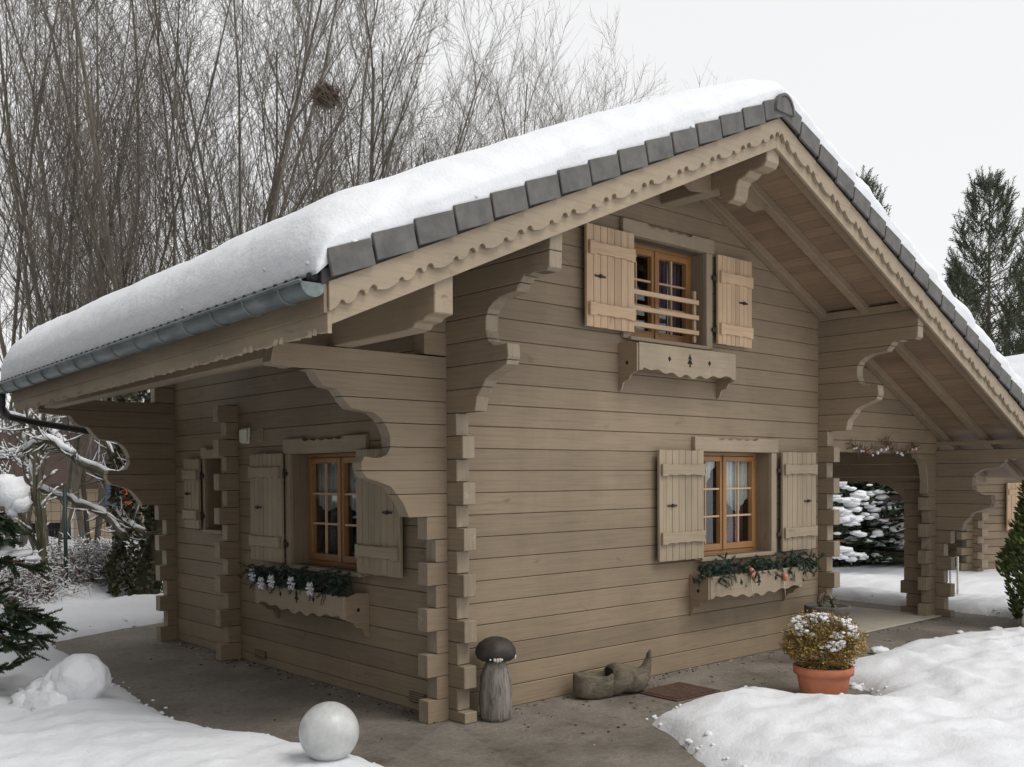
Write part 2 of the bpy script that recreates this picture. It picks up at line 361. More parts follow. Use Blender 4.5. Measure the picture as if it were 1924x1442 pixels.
# --- roof: boarded underside, rafters, beams, barge boards
mb=MB()
def strip(x0,x1,b0,b1,y0,y1,mat,g=0):
    # sloped slab piece between base heights b0 (under) and b1 (over)
    vs=[]
    for y in (y0,y1):
        for x,bb in ((x0+g,b0),(x1-g,b0),(x1-g,b1),(x0+g,b1)): vs.append((x,y,zl(bb,x,y)))
    mb.add(vs,[(0,1,2,3),(7,6,5,4),(0,4,5,1),(1,5,6,2),(2,6,7,3),(3,7,4,0)],mat)
x=XR
while x>XE+.02: strip(max(x-.112,XE),x,Z_S,Z_S+.022,YF+.03,YB,'soffit_y',.0016); x-=.112
x=XR
while x<XE2-.02: strip(x,min(x+.112,XE2),Z_S,Z_S+.022,YF+.03,YB,'soffit_y',.0016); x+=.112
strip(XE-.04,XR,Z_S+.024,Z_S+.10,YF-.01,YB+.02,'slate_dark'); strip(XR,XE2+.04,Z_S+.024,Z_S+.10,YF-.01,YB+.02,'slate_dark')
mb.build('roof',chalet)
for y0 in (-.085,-.545,-1.065+.09):
    mb=MB(); hw=.08
    for (xa,xb) in ((XE+.06,XR),(XR,XE2-.06)):
        vs=[]
        for y in (y0,y0+hw):
            for x_,bb in ((xa,Z_R),(xb,Z_R),(xb,Z_S-.001),(xa,Z_S-.001)): vs.append((x_,y,zl(bb,x_,-1.1)))
        mb.add(vs,[(0,1,2,3)[::-1][::-1],(7,6,5,4),(0,4,5,1),(1,5,6,2),(2,6,7,3),(3,7,4,0)],'paint_x')
    mb.build('rafter',chalet,.004)
# back rafters on the left eave side seen from below
for y0 in (.9,1.9,2.9,3.9):
    mb=MB(); vs=[]
    for y in (y0,y0+.08):
        for x_,bb in ((XE+.06,Z_R),(0,Z_R),(0,Z_S-.001),(XE+.06,Z_S-.001)): vs.append((x_,y,zl(bb,x_,y)))
    mb.add(vs,[(0,1,2,3),(7,6,5,4),(0,4,5,1),(1,5,6,2),(2,6,7,3),(3,7,4,0)],'paint_x'); mb.build('rafter',chalet,.004)
# ridge beam with carved end
mb=MB(); rp=[(-1.055,4.37),(-1.055,4.15),(-1.03,4.115),(-.96,4.10),(-.90,4.105),(-.86,4.075),(-.80,4.06),(-.775,4.02),(-.765,3.95),(-.74,3.915),(-.69,3.90),(-.64,3.925),(-.615,3.98),(-.60,4.03),(0,4.03),(0,4.37)]
mb.prism(rp,'y',XR-.085,XR+.085,'paint_y','trim_y'); mb.build('ridge_beam',chalet,.008)
# collar boards flanking the ridge beam
mb=MB()
for sg in (-1,1):
    cp=[(XR+sg*.09,4.33),(XR+sg*.09,4.02),(XR+sg*.20,4.01),(XR+sg*.30,4.0),(XR+sg*.36,4.03),(XR+sg*.44,4.035),(XR+sg*.50,4.0),(XR+sg*.58,3.985),(XR+sg*.66,4.01),(XR+sg*.72,4.05),(XR+sg*.72,4.365-SL*.72)]
    mb.prism(cp,'x',-.535,-.475,'paint_x','trim_x')
mb.build('collar_board',chalet,.005)
# purlins on the left side
mb=MB(); mb.prism([(-1.055,2.875),(-1.055,2.635),(-.98,2.625),(-.95,2.605),(-.88,2.60),(-.85,2.575),(-.78,2.565),(4.5,2.565-.05),(4.5,2.80)],'y',-.90,-.765,'paint_y','trim_y'); mb.build('purlin',chalet,.006)
mb=MB(); mb.prism([(.02,2.665),(.02,2.458),(4.55,2.395),(4.55,2.60)],'y',-1.33,-1.22,'paint_y','trim_y'); mb.build('purlin',chalet,.006)
mb=MB(); mb.prism([(-1.04,2.10),(-1.04,2.055),(L,2.055),(L,2.10)],'y',PX+.02,PX+.09,'paint_y','trim_y'); mb.build('purlin',chalet,.004)
# barge boards: full board with a scalloped second layer
def barge(side,name):
    x0,x1=(XE,XR-.001) if side<0 else (XR+.001,XE2)
    mb=MB(); y=YF
    def pl(yf,yb,btm,top,mat,wave=None):
        n=700 if wave else 24; lo=[];hi=[]
        for i in range(n+1):
            x=x0+(x1-x0)*i/n; zz=zl(btm,x,-1.1)+(wave(abs(x-XR)) if wave else 0); lo.append((x,zz)); hi.append((x,zl(top,x,-1.1)))
        mb.prism(lo+hi[::-1],'x',yf,yb,mat)
    pl(y+.014,y+.040,Z_F,Z_T,'trim_x')
    def wv(s):
        u=(s%.372)
        def arc(c,r_,h): return h*math.sqrt(max(0,1-((u-c)/r_)**2)) if abs(u-c)<r_ else 0
        return arc(.035,.027,.036)+arc(.110,.027,.034)+arc(.225,.018,.020)-.012*max(0,math.sin(PI*(u-.14)/.07) if .14<u<.21 else 0)-.014*(math.sin(PI*(u-.245)/.125) if u>.245 else 0)
    pl(y-.016,y+.012,Z_F+.085,Z_T-.002,'trim_x',wv)
    return mb.build(name,chalet,.002)
barge(-1,'barge_board'); barge(1,'barge_board')
# eave fascia on the left, with sawn lower edge
mb=MB(); n=330; lo=[];hi=[]
for i in range(n+1):
    y=YF+(YB-.12-YF)*i/n; u=((y-YF)/.36)%1; zt=zl(Z_T-.03,XE,y)
    wv=0
    if .30<u<.40 or .46<u<.56: wv=.034
    elif u<.30: wv=.016*abs(math.sin(PI*u/.10))**.6-.008
    elif u>.56: wv=.016*abs(math.sin(PI*(u-.56)/.11))**.6-.008
    lo.append((y,zt-.225+wv)); hi.append((y,zt-.10))
mb.prism(lo+hi[::-1],'y',XE-.002,XE+.024,'trim_y')
mb.prism([(YF,zl(Z_T-.03,XE,YF)-.13),(YB-.12,zl(Z_T-.03,XE,YB)-.13),(YB-.12,zl(Z_T,XE,YB)),(YF,zl(Z_T,XE,YF))],'y',XE-.022,XE-.003,'paint_y'); mb.build('eave_board',chalet,.002)
# verge tiles
mb=MB(); 
def vtile(side,i,mb):
    st=.2705; a=i*st+ .0; 
    xa=XR+side*(a); xb=XR+side*(a+st+.035)
    xb=XR+side*(a+st-.010); xb=max(xb,XE-.045); za=zl(Z_T+.006,xa,-1.1); zb=zl(Z_T+.028,xb,-1.1); jx=rnd.uniform(-.003,.003)
    h=.140
    for (y0,y1,lowa,lowb,ha,hb) in ((YF-.050+jx,YF-.026+jx,-.01,-.012,h,h),(YF-.026+jx,YF+.10,h-.026,h-.026,h,h)):
        k_=-side*.21
        L4=[(xa,za+lowa,za),(xb,zb+lowb,zb),(xb,zb+hb,zb),(xa,za+ha,za)]; L4=[(x_+k_*(h-(z_-b_)),z_+.09*(h-(z_-b_))) for x_,z_,b_ in L4]
        vs=[(a_,y_,c_) for y_ in (y0,y1) for a_,c_ in L4]
        fs=[(0,1,2,3),(7,6,5,4),(0,4,5,1),(1,5,6,2),(2,6,7,3),(3,7,4,0)]
        if side<0: fs=[f[::-1] for f in fs]
        mb.add(vs,fs,'slate')
for i in range(15): vtile(-1,i,mb)
mb.build('verge_tiles',chalet,.004)
mb=MB()
for i in range(25):
    if XR+(i+1)*.2705<XE2+.05: vtile(1,i,mb)
mb.build('verge_tiles',chalet,.004)
mb=MB(); vs=[];n=14     # ridge tile end
prof=[]
for i in range(n+1):
    q=PI*i/n; prof.append((XR+.125*math.cos(q),4.50+.15*math.sin(q)))
for i in range(n+1): prof.append((XR+.104*math.cos(PI-PI*i/n),4.50+.128*math.sin(PI-PI*i/n)))
mb.prism(prof,'x',YF-.075,YF+.3,'slate'); mb.prism([(XR+.102*math.cos(PI*i/n),4.50+.126*math.sin(PI*i/n)) for i in range(n+1)],'x',YF-.066,YF+.25,'slate'); mb.build('ridge_tile',chalet,.003)
# eave tile noses above the gutter
mb=MB(); y=YF+.05
while y<YB:
    z=zl(Z_T,XE-.035,y); mb.tube([(XE-.075,y,z+.030),(XE+.08,y,z+.075)],.030,'slate_dark',8); y+=.118
mb.build('eave_tiles',chalet)
# snow blanket
def snowroof():
    mb=MB(); xs=[];ys=[]
    def grid(a,b,fine,coarse,edge):
        o=[a];
        while o[-1]<b-1e-6:
            d=min(o[-1]-a,b-o[-1]); o.append(min(b,o[-1]+(fine if d<edge else coarse)))
        return o
    XA,XB=XE-.075,XE2+.06; YA,YZ=YF-.022,YB+.05
    xs=grid(XA,XB,.022,.055,.42); ys=grid(YA,YZ,.020,.07,.42)
    nx,ny=len(xs),len(ys); top=[];bot=[]
    for y in ys:
        for x in xs:
            ds=[(x-XA,0),(XB-x,1),(y-YA,2),(YZ-y,3)]
            RX,RY=.42,.46
            fx=1-max(0,1-min(x-XA,XB-x)/RX)**2.2; fy=1-max(0,1-min((y-YA)/RY,(YZ-y)/.14))**2.0
            f=(max(fx,0)**.55)*(max(fy,0)**.55)
            d=abs(x-XR); T=.34-.05*math.exp(-(d/.55)**2)+.02*math.sin(x*1.1+1)
            base=zl(Z_T,x,y)+.135
            if x<XE+.03: base-= (XE+.03-x)*.45
            # soften the ridge
            rr=.38; base_s=base-(SL*(math.sqrt(d*d+rr*rr)-d))*.55*min(1,(y-YF)/.3 if y>YF else 0)
            nn=noise.noise(Vector((x*1.1,y*1.1,0)))*.022+noise.noise(Vector((x*5,y*5,3)))*.010
            edge=1-min(1,min(x-XA,XB-x,y-YA,YZ-y)/.35)
            lump=noise.noise(Vector((x*9,y*9,7)))*.022*edge+noise.noise(Vector((x*22,y*22,1)))*.010*edge
            h=f*T+(nn+lump)*min(1,f*1.5)
            bx=by=0
            lift=math.sin(min(1,f)*PI)*.035
            if y-YA<RY: by-=lift*(1.2+.8*noise.noise(Vector((x*6,0,h*9))))*(1-min(1,(y-YA)/RY))*1.8
            if x-XA<RX: bx-=lift*(1-min(1,(x-XA)/RX))*1.2
            top.append((x+bx,y+by,max(base_s,base-.02)+max(h,0))); bot.append((x,y,base-.03))
    fs=[(j*nx+i,j*nx+i+1,(j+1)*nx+i+1,(j+1)*nx+i) for j in range(ny-1) for i in range(nx-1)]
    vs=top+bot; o=nx*ny
    mb.add(vs,fs+[tuple(k+o for k in f[::-1]) for f in fs],'snow',True)
    ring=[i for i in range(nx)]+[j*nx+nx-1 for j in range(1,ny)]+[(ny-1)*nx+i for i in range(nx-2,-1,-1)]+[j*nx for j in range(ny-2,0,-1)]
    for a,b_ in zip(ring,ring[1:]+ring[:1]): mb.f.append([b_,a,a+o,b_+o]); mb.m.append(0); mb.smooth.append(True)
    rr_=random.Random(5)
    for i in range(80):
        if i%5: x=rr_.uniform(XE,XE2); y=YF-.015+rr_.gauss(0,.012); z=zl(Z_T,x,y)+.150+abs(rr_.gauss(0,.03))
        else: y=rr_.uniform(YF,YB); x=XE-.06+rr_.gauss(0,.012); z=zl(Z_T,x,y)+.115+abs(rr_.gauss(0,.03))
        mb.ball((x,y,z),rr_.uniform(.006,.020),'snow',7,5,sc=(1.4,1,.8),jit=.6,fr=4,seed=i)
    for i in range(12):
        mb.ball((XE+.02+rr_.gauss(0,.06),YF+.0+rr_.gauss(0,.04),zl(Z_T,XE,YF)+.14+abs(rr_.gauss(0,.035))),rr_.uniform(.008,.020),'snow',8,6,sc=(1.2,1,.8),jit=.6,fr=4,seed=i)
    return mb.build('snow_layer',chalet)
snowroof()
# gutter
mb=MB(); gx=XE-.088; GR=.072
ys=[YF-.01+(YB+.03-YF)*i/40 for i in range(41)]
for (ra,inner) in ((GR,False),(GR-.006,True)):
    vs=[];n=12
    for y in ys:
        cz=zl(Z_T,XE,y)-.018
        for k in range(n+1):
            q=PI+PI*k/n; vs.append((gx+ra*math.cos(q),y,cz+ra*math.sin(q)))
    fs=[(i*(n+1)+k,i*(n+1)+k+1,(i+1)*(n+1)+k+1,(i+1)*(n+1)+k) for i in range(len(ys)-1) for k in range(n)]
    if not inner: fs=[f[::-1] for f in fs]
    mb.add(vs,fs,'zinc',True)
mb.tube([(gx-GR,y,zl(Z_T,XE,y)-.016) for y in ys],.010,'zinc',6)
for y in (ys[0],ys[-1]):
    cz=zl(Z_T,XE,y)-.018; P=[(gx+GR*math.cos(PI+PI*k/12),y,cz+GR*math.sin(PI+PI*k/12)) for k in range(13)]; mb.add(P,[tuple(range(13))],'zinc')
g=mb.build('gutter',chalet); 
y=YF+.22
while y<YB:
    cz=zl(Z_T,XE,y)-.018; mb=MB()
    mb.tube([(gx+(GR+.003)*math.cos(PI+PI*k/12),y,cz+(GR+.003)*math.sin(PI+PI*k/12)) for k in range(13)],.007,'zinc',5); y+=.40; mb.build('gutter_strap',g)
mb=MB(); zz=zl(Z_T,XE,4.5)-.09
mb.tube([(gx,4.56,zz+.02),(gx,4.58,zz-.12),(gx+.04,4.66,zz-.17),(gx+.12,4.82,zz-.19),(gx+.4,4.87,zz-.24),(-.3,4.88,zz-.38),(.06,4.90,zz-.42),(.10,4.90,.1)],.034,'iron',10); mb.build('downpipe',chalet)
# ------------------------------------------------------------------ windows and shutters
def place(obj,ax):     # windows are built for the front (x, y, z); on the side wall x->y mirrored
    return obj
def T(ax,a,t,z):       # a along the wall, t outward (towards the viewer) positive, z up
    return (a,-t,z) if ax=='x' else (-t,a,z)
class WB(MB):
    def __init__(s,ax): super().__init__(); s.ax=ax
    def b(s,a0,a1,t0,t1,z0,z1,mat):
        if s.ax=='x': s.box(a0,a1,-t1,-t0,z0,z1,mat)
        else: s.box(-t1,-t0,a0,a1,z0,z1,mat)
    def pr(s,poly,t0,t1,mat,cap=None):
        if s.ax=='x': s.prism(poly,'x',-t1,-t0,mat,cap)
        else: s.prism(poly,'y',-t1,-t0,mat,cap)
def window(ax,a0,a1,z0,z1,rec=.165,cas=.085,nrow=3,curt='lace',barcol='honey',hdr=(.10,.13),caslo=True,headext=0):
    x=ax
    wb=WB(ax); d=-rec
    # casing around the opening (on the wall) and reveals
    wb.b(a0-cas,a0,0.001,.032,z0-.02,z1,'trim_z'); wb.b(a1,a1+cas,.001,.032,z0-.02,z1,'trim_z')
    wb.b(a0-.022,a0+.001,d-.03,0,z0,z1,'paint_z'); wb.b(a1-.001,a1+.022,d-.03,0,z0,z1,'paint_z'); wb.b(a0,a1,d-.03,0,z1-.001,z1+.02,'paint_'+ax)
    root=wb.build('window',chalet,.003)
    hb=WB(ax); n=60; lo=[];hi=[]
    h0,h1=a0-hdr[0],a1+hdr[0]+headext
    for i in range(n+1):
        a=h0+(h1-h0)*i/n; u=i/n; wv=0
        if .25<u<.75: wv=-.010-.014*abs(math.sin((u-.25)/.5*PI*5))
        hi.append((a,z1+hdr[1]+wv)); lo.append((a,z1+.001))
    hb.pr(lo+hi[::-1],.001,.042,'trim_'+ax); hb.build('header_board',root,.003)
    sb=WB(ax); sb.b(a0-.02,a1+.02,d,.055,z0-.035,z0-.001,'trim_'+ax); sb.build('sill',root,.004)
    # fixed frame and two sashes
    fb=WB(ax); fw=.035; H=barcol
    fb.b(a0,a0+fw,d-.02,d+.02,z0,z1,H+'_z'); fb.b(a1-fw,a1,d-.02,d+.02,z0,z1,H+'_z'); fb.b(a0+fw,a1-fw,d-.02,d+.02,z1-fw,z1,H+'_'+ax); fb.b(a0+fw,a1-fw,d-.02,d+.02,z0,z0+fw,H+'_'+ax)
    fb.build('window_frame',root,.004)
    mid=(a0+a1)/2
    for k in range(2):
        s0=(a0+fw+.002,mid-.002)[0] if k==0 else mid+.002; s1=mid-.002 if k==0 else a1-fw-.002
        zb,zt=z0+fw+.002,z1-fw-.002; q=.048; sb=WB(ax)
        sb.b(s0,s0+q,d-.018,d+.034,zb,zt,H+'_z'); sb.b(s1-q,s1,d-.018,d+.034,zb,zt,H+'_z'); sb.b(s0+q,s1-q,d-.018,d+.034,zt-q,zt,H+'_'+ax); sb.b(s0+q,s1-q,d-.018,d+.034,zb,zb+q*1.2,H+'_'+ax)
        if k==1: sb.b(s0-.022,s0+.016,d+.034,d+.048,zb,zt,H+'_z')
        mm_=(s0+s1)/2; sb.b(mm_-.009,mm_+.009,d+.001,d+.022,zb+q*1.2,zt-q,'natural_z')
        for r_ in range(1,nrow):
            zc=zb+q*1.2+(zt-q-zb-q*1.2)*r_/nrow; sb.b(s0+q,s1-q,d+.003,d+.024,zc-.009,zc+.009,'natural_'+ax)
        sb.build('sash',root,.003)
        gb=WB(ax); gb.add([T(ax,s0+q,d-.01,zb+q*1.2),T(ax,s1-q,d-.01,zb+q*1.2),T(ax,s1-q,d-.01,zt-q),T(ax,s0+q,d-.01,zt-q)],[(0,1,2,3) if ax=='x' else (3,2,1,0)],'glass'); gb.build('pane',root)
    return root,mid,d
def curtain(ax,root,polys,t,mat,fold=.012,step=.02,name='curtain'):
    # hanging cloth clipped from outline polygons, with soft folds
    wb=WB(ax)
    for P in polys:
        a0=min(p[0] for p in P);a1=max(p[0] for p in P); n=max(2,int((a1-a0)/step)); prev=None
        for i in range(n):
            xa=a0+(a1-a0)*i/n; xb=a0+(a1-a0)*(i+1)/n
            C=clip(clip(P,lambda p:p[0]-xb),lambda p:xa-p[0])
            if len(C)<3: continue
            vs=[]
            for (a,z) in C: vs.append(T(ax,a,t+fold*math.sin(a*95)+.3*fold*math.sin(a*41+z*5),z))
            wb.add(vs,[tuple(range(len(vs)))],mat,True)
    o=wb.build(name,root); md=o.modifiers.new('thick','SOLIDIFY'); md.thickness=.002
    return o
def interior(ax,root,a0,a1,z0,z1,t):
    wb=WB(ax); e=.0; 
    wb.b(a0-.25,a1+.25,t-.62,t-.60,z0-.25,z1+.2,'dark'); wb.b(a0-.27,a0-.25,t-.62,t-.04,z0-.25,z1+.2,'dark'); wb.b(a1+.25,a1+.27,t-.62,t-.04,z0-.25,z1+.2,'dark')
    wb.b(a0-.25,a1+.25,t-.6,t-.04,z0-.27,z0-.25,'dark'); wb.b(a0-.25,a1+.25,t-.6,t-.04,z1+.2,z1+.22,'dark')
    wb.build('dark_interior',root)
def shutter(ax,a0,a1,z0,z1,hinge,mats,battens,t0=.045,nb=7,arched=False):
    # hinge -1: hinged at a0 side ; +1 at a1 side
    mz,mx_=mats; wb=WB(ax); wd=(a1-a0)/nb
    for i in range(nb):
        wb.b(a0+wd*i+.0022,a0+wd*(i+1)-.0022,t0,t0+.026,z0+rnd.uniform(-.002,.002),z1+rnd.uniform(-.002,.002),mz)
    wb.b(a0+.01,a1-.01,t0-.004,t0+.012,z0+.01,z1-.01,'dark')
    root=wb.build('shutter',chalet,.002)
    for zb in battens:
        b_=WB(ax); h=.098; n=26; lo=[];hi=[]
        c0,c1=a0+.018,a1-.012
        for i in range(n+1):
            u=i/n; wv=.008*abs(math.sin(u*PI*3.5)) if .12<u<.9 else -.004
            lo.append((c0+(c1-c0)*u,zb+wv)); hi.append((c0+(c1-c0)*u,zb+h-wv*.6))
        b_.pr(lo+hi[::-1],t0+.027,t0+.052,mx_); b_.build('batten',root,.003)
    zc=(z0+z1)/2+.0; b_=WB(ax); ac=a0+(a1-a0)*(.27 if hinge>0 else .73); b_.b(ac-.062,ac+.062,t0+.027,t0+.036,zc-.008,zc+.008,'iron'); b_.b(ac-.012,ac+.012,t0+.030,t0+.048,zc-.014,zc+.014,'iron'); b_.build('latch',root,.002)
    ah=a1 if hinge>0 else a0; s_=1 if hinge>0 else -1
    for zb in battens:
        b_=WB(ax); b_.b(min(ah,ah+s_*.05),max(ah,ah+s_*.05),t0-.01,t0+.008,zb+.02,zb+.055,'iron'); 
        P=T(ax,ah+s_*.012,t0+.006,zb); b_.tube([P,(P[0],P[1],zb+.075)],.010,'iron',6); b_.build('hinge',root)
    return root
# lower front window
r1,mid,d=window('x',2.84,3.935,.98,1.93)
zb=1.03
curtain('x',r1,[[(2.90,1.90),(3.34,1.90),(3.34,1.82),(3.12,1.50),(2.90,1.36)],[(3.42,1.90),(3.88,1.90),(3.88,1.52),(3.72,1.38),(3.66,1.36),(3.44,1.52)]],d-.034,'curtain_lace')
curtain('x',r1,[[(3.66,1.36),(3.74,1.40),(3.88,1.56),(3.88,1.03),(3.60,1.03)]],d-.095,'curtain_red'); curtain('x',r1,[[(2.95,1.30),(3.02,1.32),(3.07,1.15),(3.05,1.03),(2.96,1.03)]],d-.11,'curtain_lace')
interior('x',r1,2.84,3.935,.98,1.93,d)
SM=('shutter_z','shutter_x')
shutter('x',2.215,2.825,.982,1.935,1,SM,(1.13,1.715)); shutter('x',4.065,4.665,.970,1.938,-1,SM,(1.10,1.72))
# upper front window, natural wood shutters
r2,mid,d=window('x',1.90,2.92,2.87,3.70,hdr=(.10,.125))
curtain('x',r2,[[(2.45,3.66),(2.86,3.66),(2.86,2.93),(2.45,2.93)]],d-.08,'curtain_plum',fold=.02); 
curtain('x',r2,[[(2.50,3.66),(2.53,3.66),(2.57,2.93),(2.52,2.93)],[(2.66,3.66),(2.69,3.66),(2.70,2.93),(2.67,2.93)],[(2.10,3.06),(2.36,3.06),(2.36,3.0),(2.10,3.0)],[(2.10,2.98),(2.36,2.98),(2.36,2.93),(2.10,2.93)]],d-.055,'curtain_lace',fold=.01)
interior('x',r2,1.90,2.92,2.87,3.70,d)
NM=('natural_z','natural_x')
shutter('x',1.335,1.90,2.895,3.70,1,NM,(2.985,3.465),nb=7,t0=.05); shutter('x',3.035,3.555,2.90,3.70,-1,NM,(2.985,3.45),nb=8)
wb=WB('x')
for zc in (2.985,3.12,3.255): wb.b(1.92,2.86,-.030,.0-.005,zc-.02,zc+.02,'natural_x')
for a in (1.925,2.835): wb.b(a-.018,a+.018,-.06,-.031,2.90,3.36 if a>2 else 3.30,'natural_z')
wb.build('window_rail',chalet,.003)
# side window
r3,mid,d=window('y',1.07,2.175,.97,1.92,headext=-.0)
curtain('y',r3,[[(1.13,1.88),(2.12,1.88),(2.12,1.50),(1.95,1.42),(1.62,1.50),(1.45,1.40),(1.13,1.55)]],d-.034,'curtain_lace'); curtain('y',r3,[[(1.72,1.45),(1.98,1.45),(2.05,1.03),(1.78,1.03)]],d-.10,'curtain_plum')
curtain('y',r3,[[(1.28,1.5),(1.33,1.5),(1.36,1.05),(1.26,1.05)]],d-.09,'curtain_lace')
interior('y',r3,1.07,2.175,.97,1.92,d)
SY=('shutter_z','shutter_y')
shutter('y',.475,1.065,.975,1.93,1,SY,(1.10,1.715)); shutter('y',2.255,2.84,.975,1.93,-1,SY,(1.10,1.715))
# small far side window
r4,mid,d=window('y',3.50,3.89,1.21,1.91,hdr=(.07,.11),cas=.05,rec=.15)
interior('y',r4,3.50,3.89,1.21,1.91,d)
shutter('y',3.945,4.30,1.21,1.91,-1,('shutter_z','shutter_y'),(1.30,1.70),nb=4)
# wall lamp, frame, vents
wb=WB('y'); wb.b(2.95,3.10,.001,.025,2.035,2.185,'white_metal'); o=wb.build('wall_lamp',chalet,.008); wb=WB('y'); wb.b(2.96,3.09,.025,.055,2.045,2.175,'lamp_cream'); wb.build('lamp_shade',o,.012)
wb=WB('y'); wb.b(2.70,2.80,.001,.012,2.045,2.165,'trim_y'); wb.b(2.715,2.785,.012,.016,2.06,2.15,'paint_y'); wb.build('wall_plaque',chalet,.003)
for a in (2.80,.36):
    wb=WB('y'); wb.b(a-.10,a+.10,.001,.012,.06,.135,'joint'); [wb.b(a-.09,a+.09,.012,.018,.07+.018*i,.078+.018*i,'paint_y') for i in range(4)]; wb.build('air_vent',chalet)
for i in range(3):
    pass
# ------------------------------------------------------------------ flower boxes and garlands
def flower_box(ax,a0,a1,z0,z1,out_,label,cut=True,mats=('trim_x','paint_y'),group='carved flower boxes under the windows'):
    th=thing('flower_box',label,'flower box',T(ax,(a0+a1)/2,0,z0),0,group); cx=Vector(T(ax,(a0+a1)/2,0,z0))
    fa='trim_'+ax; sd='paint_y' if ax=='x' else 'paint_x'
    wb=WB(ax); n=90; lo=[];hi=[]
    for i in range(n+1):
        u=i/n; m_=abs(u-.5)*2; wv=.016*math.sin(u*PI*14)*(.3+.7*(1-m_))+.018*math.cos(u*PI*2)-.02*(m_>.93)
        lo.append((a0+(a1-a0)*u,z0+.035+wv)); hi.append((a0+(a1-a0)*u,z1))
    wb.pr(lo+hi[::-1],out_,out_+.022,fa)
    if cut:
        c=(a0+a1)/2
        def dia(a,z,r_,rz): wb.pr([(a-r_,z),(a,z-rz),(a+r_,z),(a,z+rz)],out_+.0215,out_+.0235,'dark')
        dia(c-.27,z0+.15,.022,.026); dia(c+.27,z0+.15,.022,.026); wb.pr([(c-.012,z0+.10),(c+.012,z0+.10),(c+.009,z0+.125),(c+.038,z0+.125),(c+.010,z0+.165),(c+.026,z0+.165),(c,z0+.215),(c-.026,z0+.165),(c-.010,z0+.165),(c-.038,z0+.125),(c-.009,z0+.125)],out_+.0215,out_+.0235,'dark')
    o=wb.build('front_board',th,.002); o.location=-cx
    wb=WB(ax); wb.b(a0+.02,a1-.02,.0,out_-.002,z0+.05,z0+.07,sd); wb.b(a0+.02,a1-.02,.0,.016,z0+.07,z1-.02,sd); o=wb.build('trough',th); o.location=-cx
    for a in (a0-.018,a1):
        # side bracket boards
        P=[(0,z1+.01),(out_*.55,z1+.02),(out_+.012,z1-.01),(out_+.012,z0+.03),(out_*.7,z0-.0),(out_*.6,z0-.035),(out_*.30,z0-.05),(out_*.16,z0-.11),(0,z0-.13)]
        mb=MB()
        if ax=='x':
            mb.prism([(-p[0],p[1]) for p in P],'y',a,a+.018,'paint_y','trim_y'); mb.tube([(a-.002,-out_*.5,z0+.10),(a+.020,-out_*.5,z0+.10)],.016,'dark',8)
        else:
            mb.prism([(-p[0],p[1]) for p in P],'x',a,a+.018,'paint_x','trim_x'); mb.tube([(-out_*.5,a-.002,z0+.10),(-out_*.5,a+.020,z0+.10)],.016,'dark',8)
        o=mb.build('side_board',th,.002); o.location=-cx
    return th
flower_box('x',1.80,3.10,2.535,2.795,.19,'empty carved flower box with a pine tree cut-out under the upper window',group='carved flower boxes under the windows')
flower_box('x',2.72,4.17,.60,.83,.20,'carved flower box under the lower front window, topped by a garland with salmon baubles')
flower_box('y',1.02,2.46,.59,.80,.20,'shaded carved flower box under the side window, topped by a garland with silver bows')
def leaf_fill(mb,mat,pts,ln,wd,up=.3,n=1,seed=0):
    r=random.Random(seed)
    for p in pts:
        for _ in range(n):
            d=Vector((r.gauss(0,1),r.gauss(0,1),r.gauss(up,1))); d.normalize(); s_=d.cross(Vector((r.gauss(0,1),r.gauss(0,1),r.gauss(0,1))))
            if s_.length<1e-3: continue
            s_.normalize(); l=ln*r.uniform(.6,1.3); w_=wd*r.uniform(.7,1.2); q=Vector(p)
            mb.add([tuple(q-s_*w_*.3),tuple(q+d*l*.5-s_*w_),tuple(q+d*l),tuple(q+d*l*.5+s_*w_)],[(0,1,2,3)],mat)
def sprig(mb,p,d,ln,mat,r,nn=26,nl=.035,nw=.004,droop=0,stem='twig_brown',sr=.003):
    # a shoot with needles all round it
    d=Vector(d).normalized(); p=Vector(p); a=d.orthogonal().normalized(); b_=d.cross(a); pts=[p]
    steps=4
    for i in range(steps):
        dd=(d+Vector((0,0,-droop*(i+1)/steps))).normalized(); pts.append(pts[-1]+dd*ln/steps)
    mb.tube(pts,[sr,sr*.9,sr*.8,sr*.6,sr*.3],stem,3,cap=False,smooth=False)
    for k in range(nn):
        t=(k+.5)/nn*steps; i=min(steps-1,int(t)); q=pts[i].lerp(pts[i+1],t-i)
        ang=k*2.4+r.uniform(-.4,.4); o_=(a*math.cos(ang)+b_*math.sin(ang)); nd=(o_*.85+d*.62).normalized(); s_=nd.cross(o_+d*.1)
        s_=nd.cross(d).normalized(); l=nl*r.uniform(.75,1.2)*(1.0-.3*(t/steps))
        mb.add([tuple(q-s_*nw),tuple(q+s_*nw),tuple(q+nd*l)],[(0,1,2)],mat)
    return pts
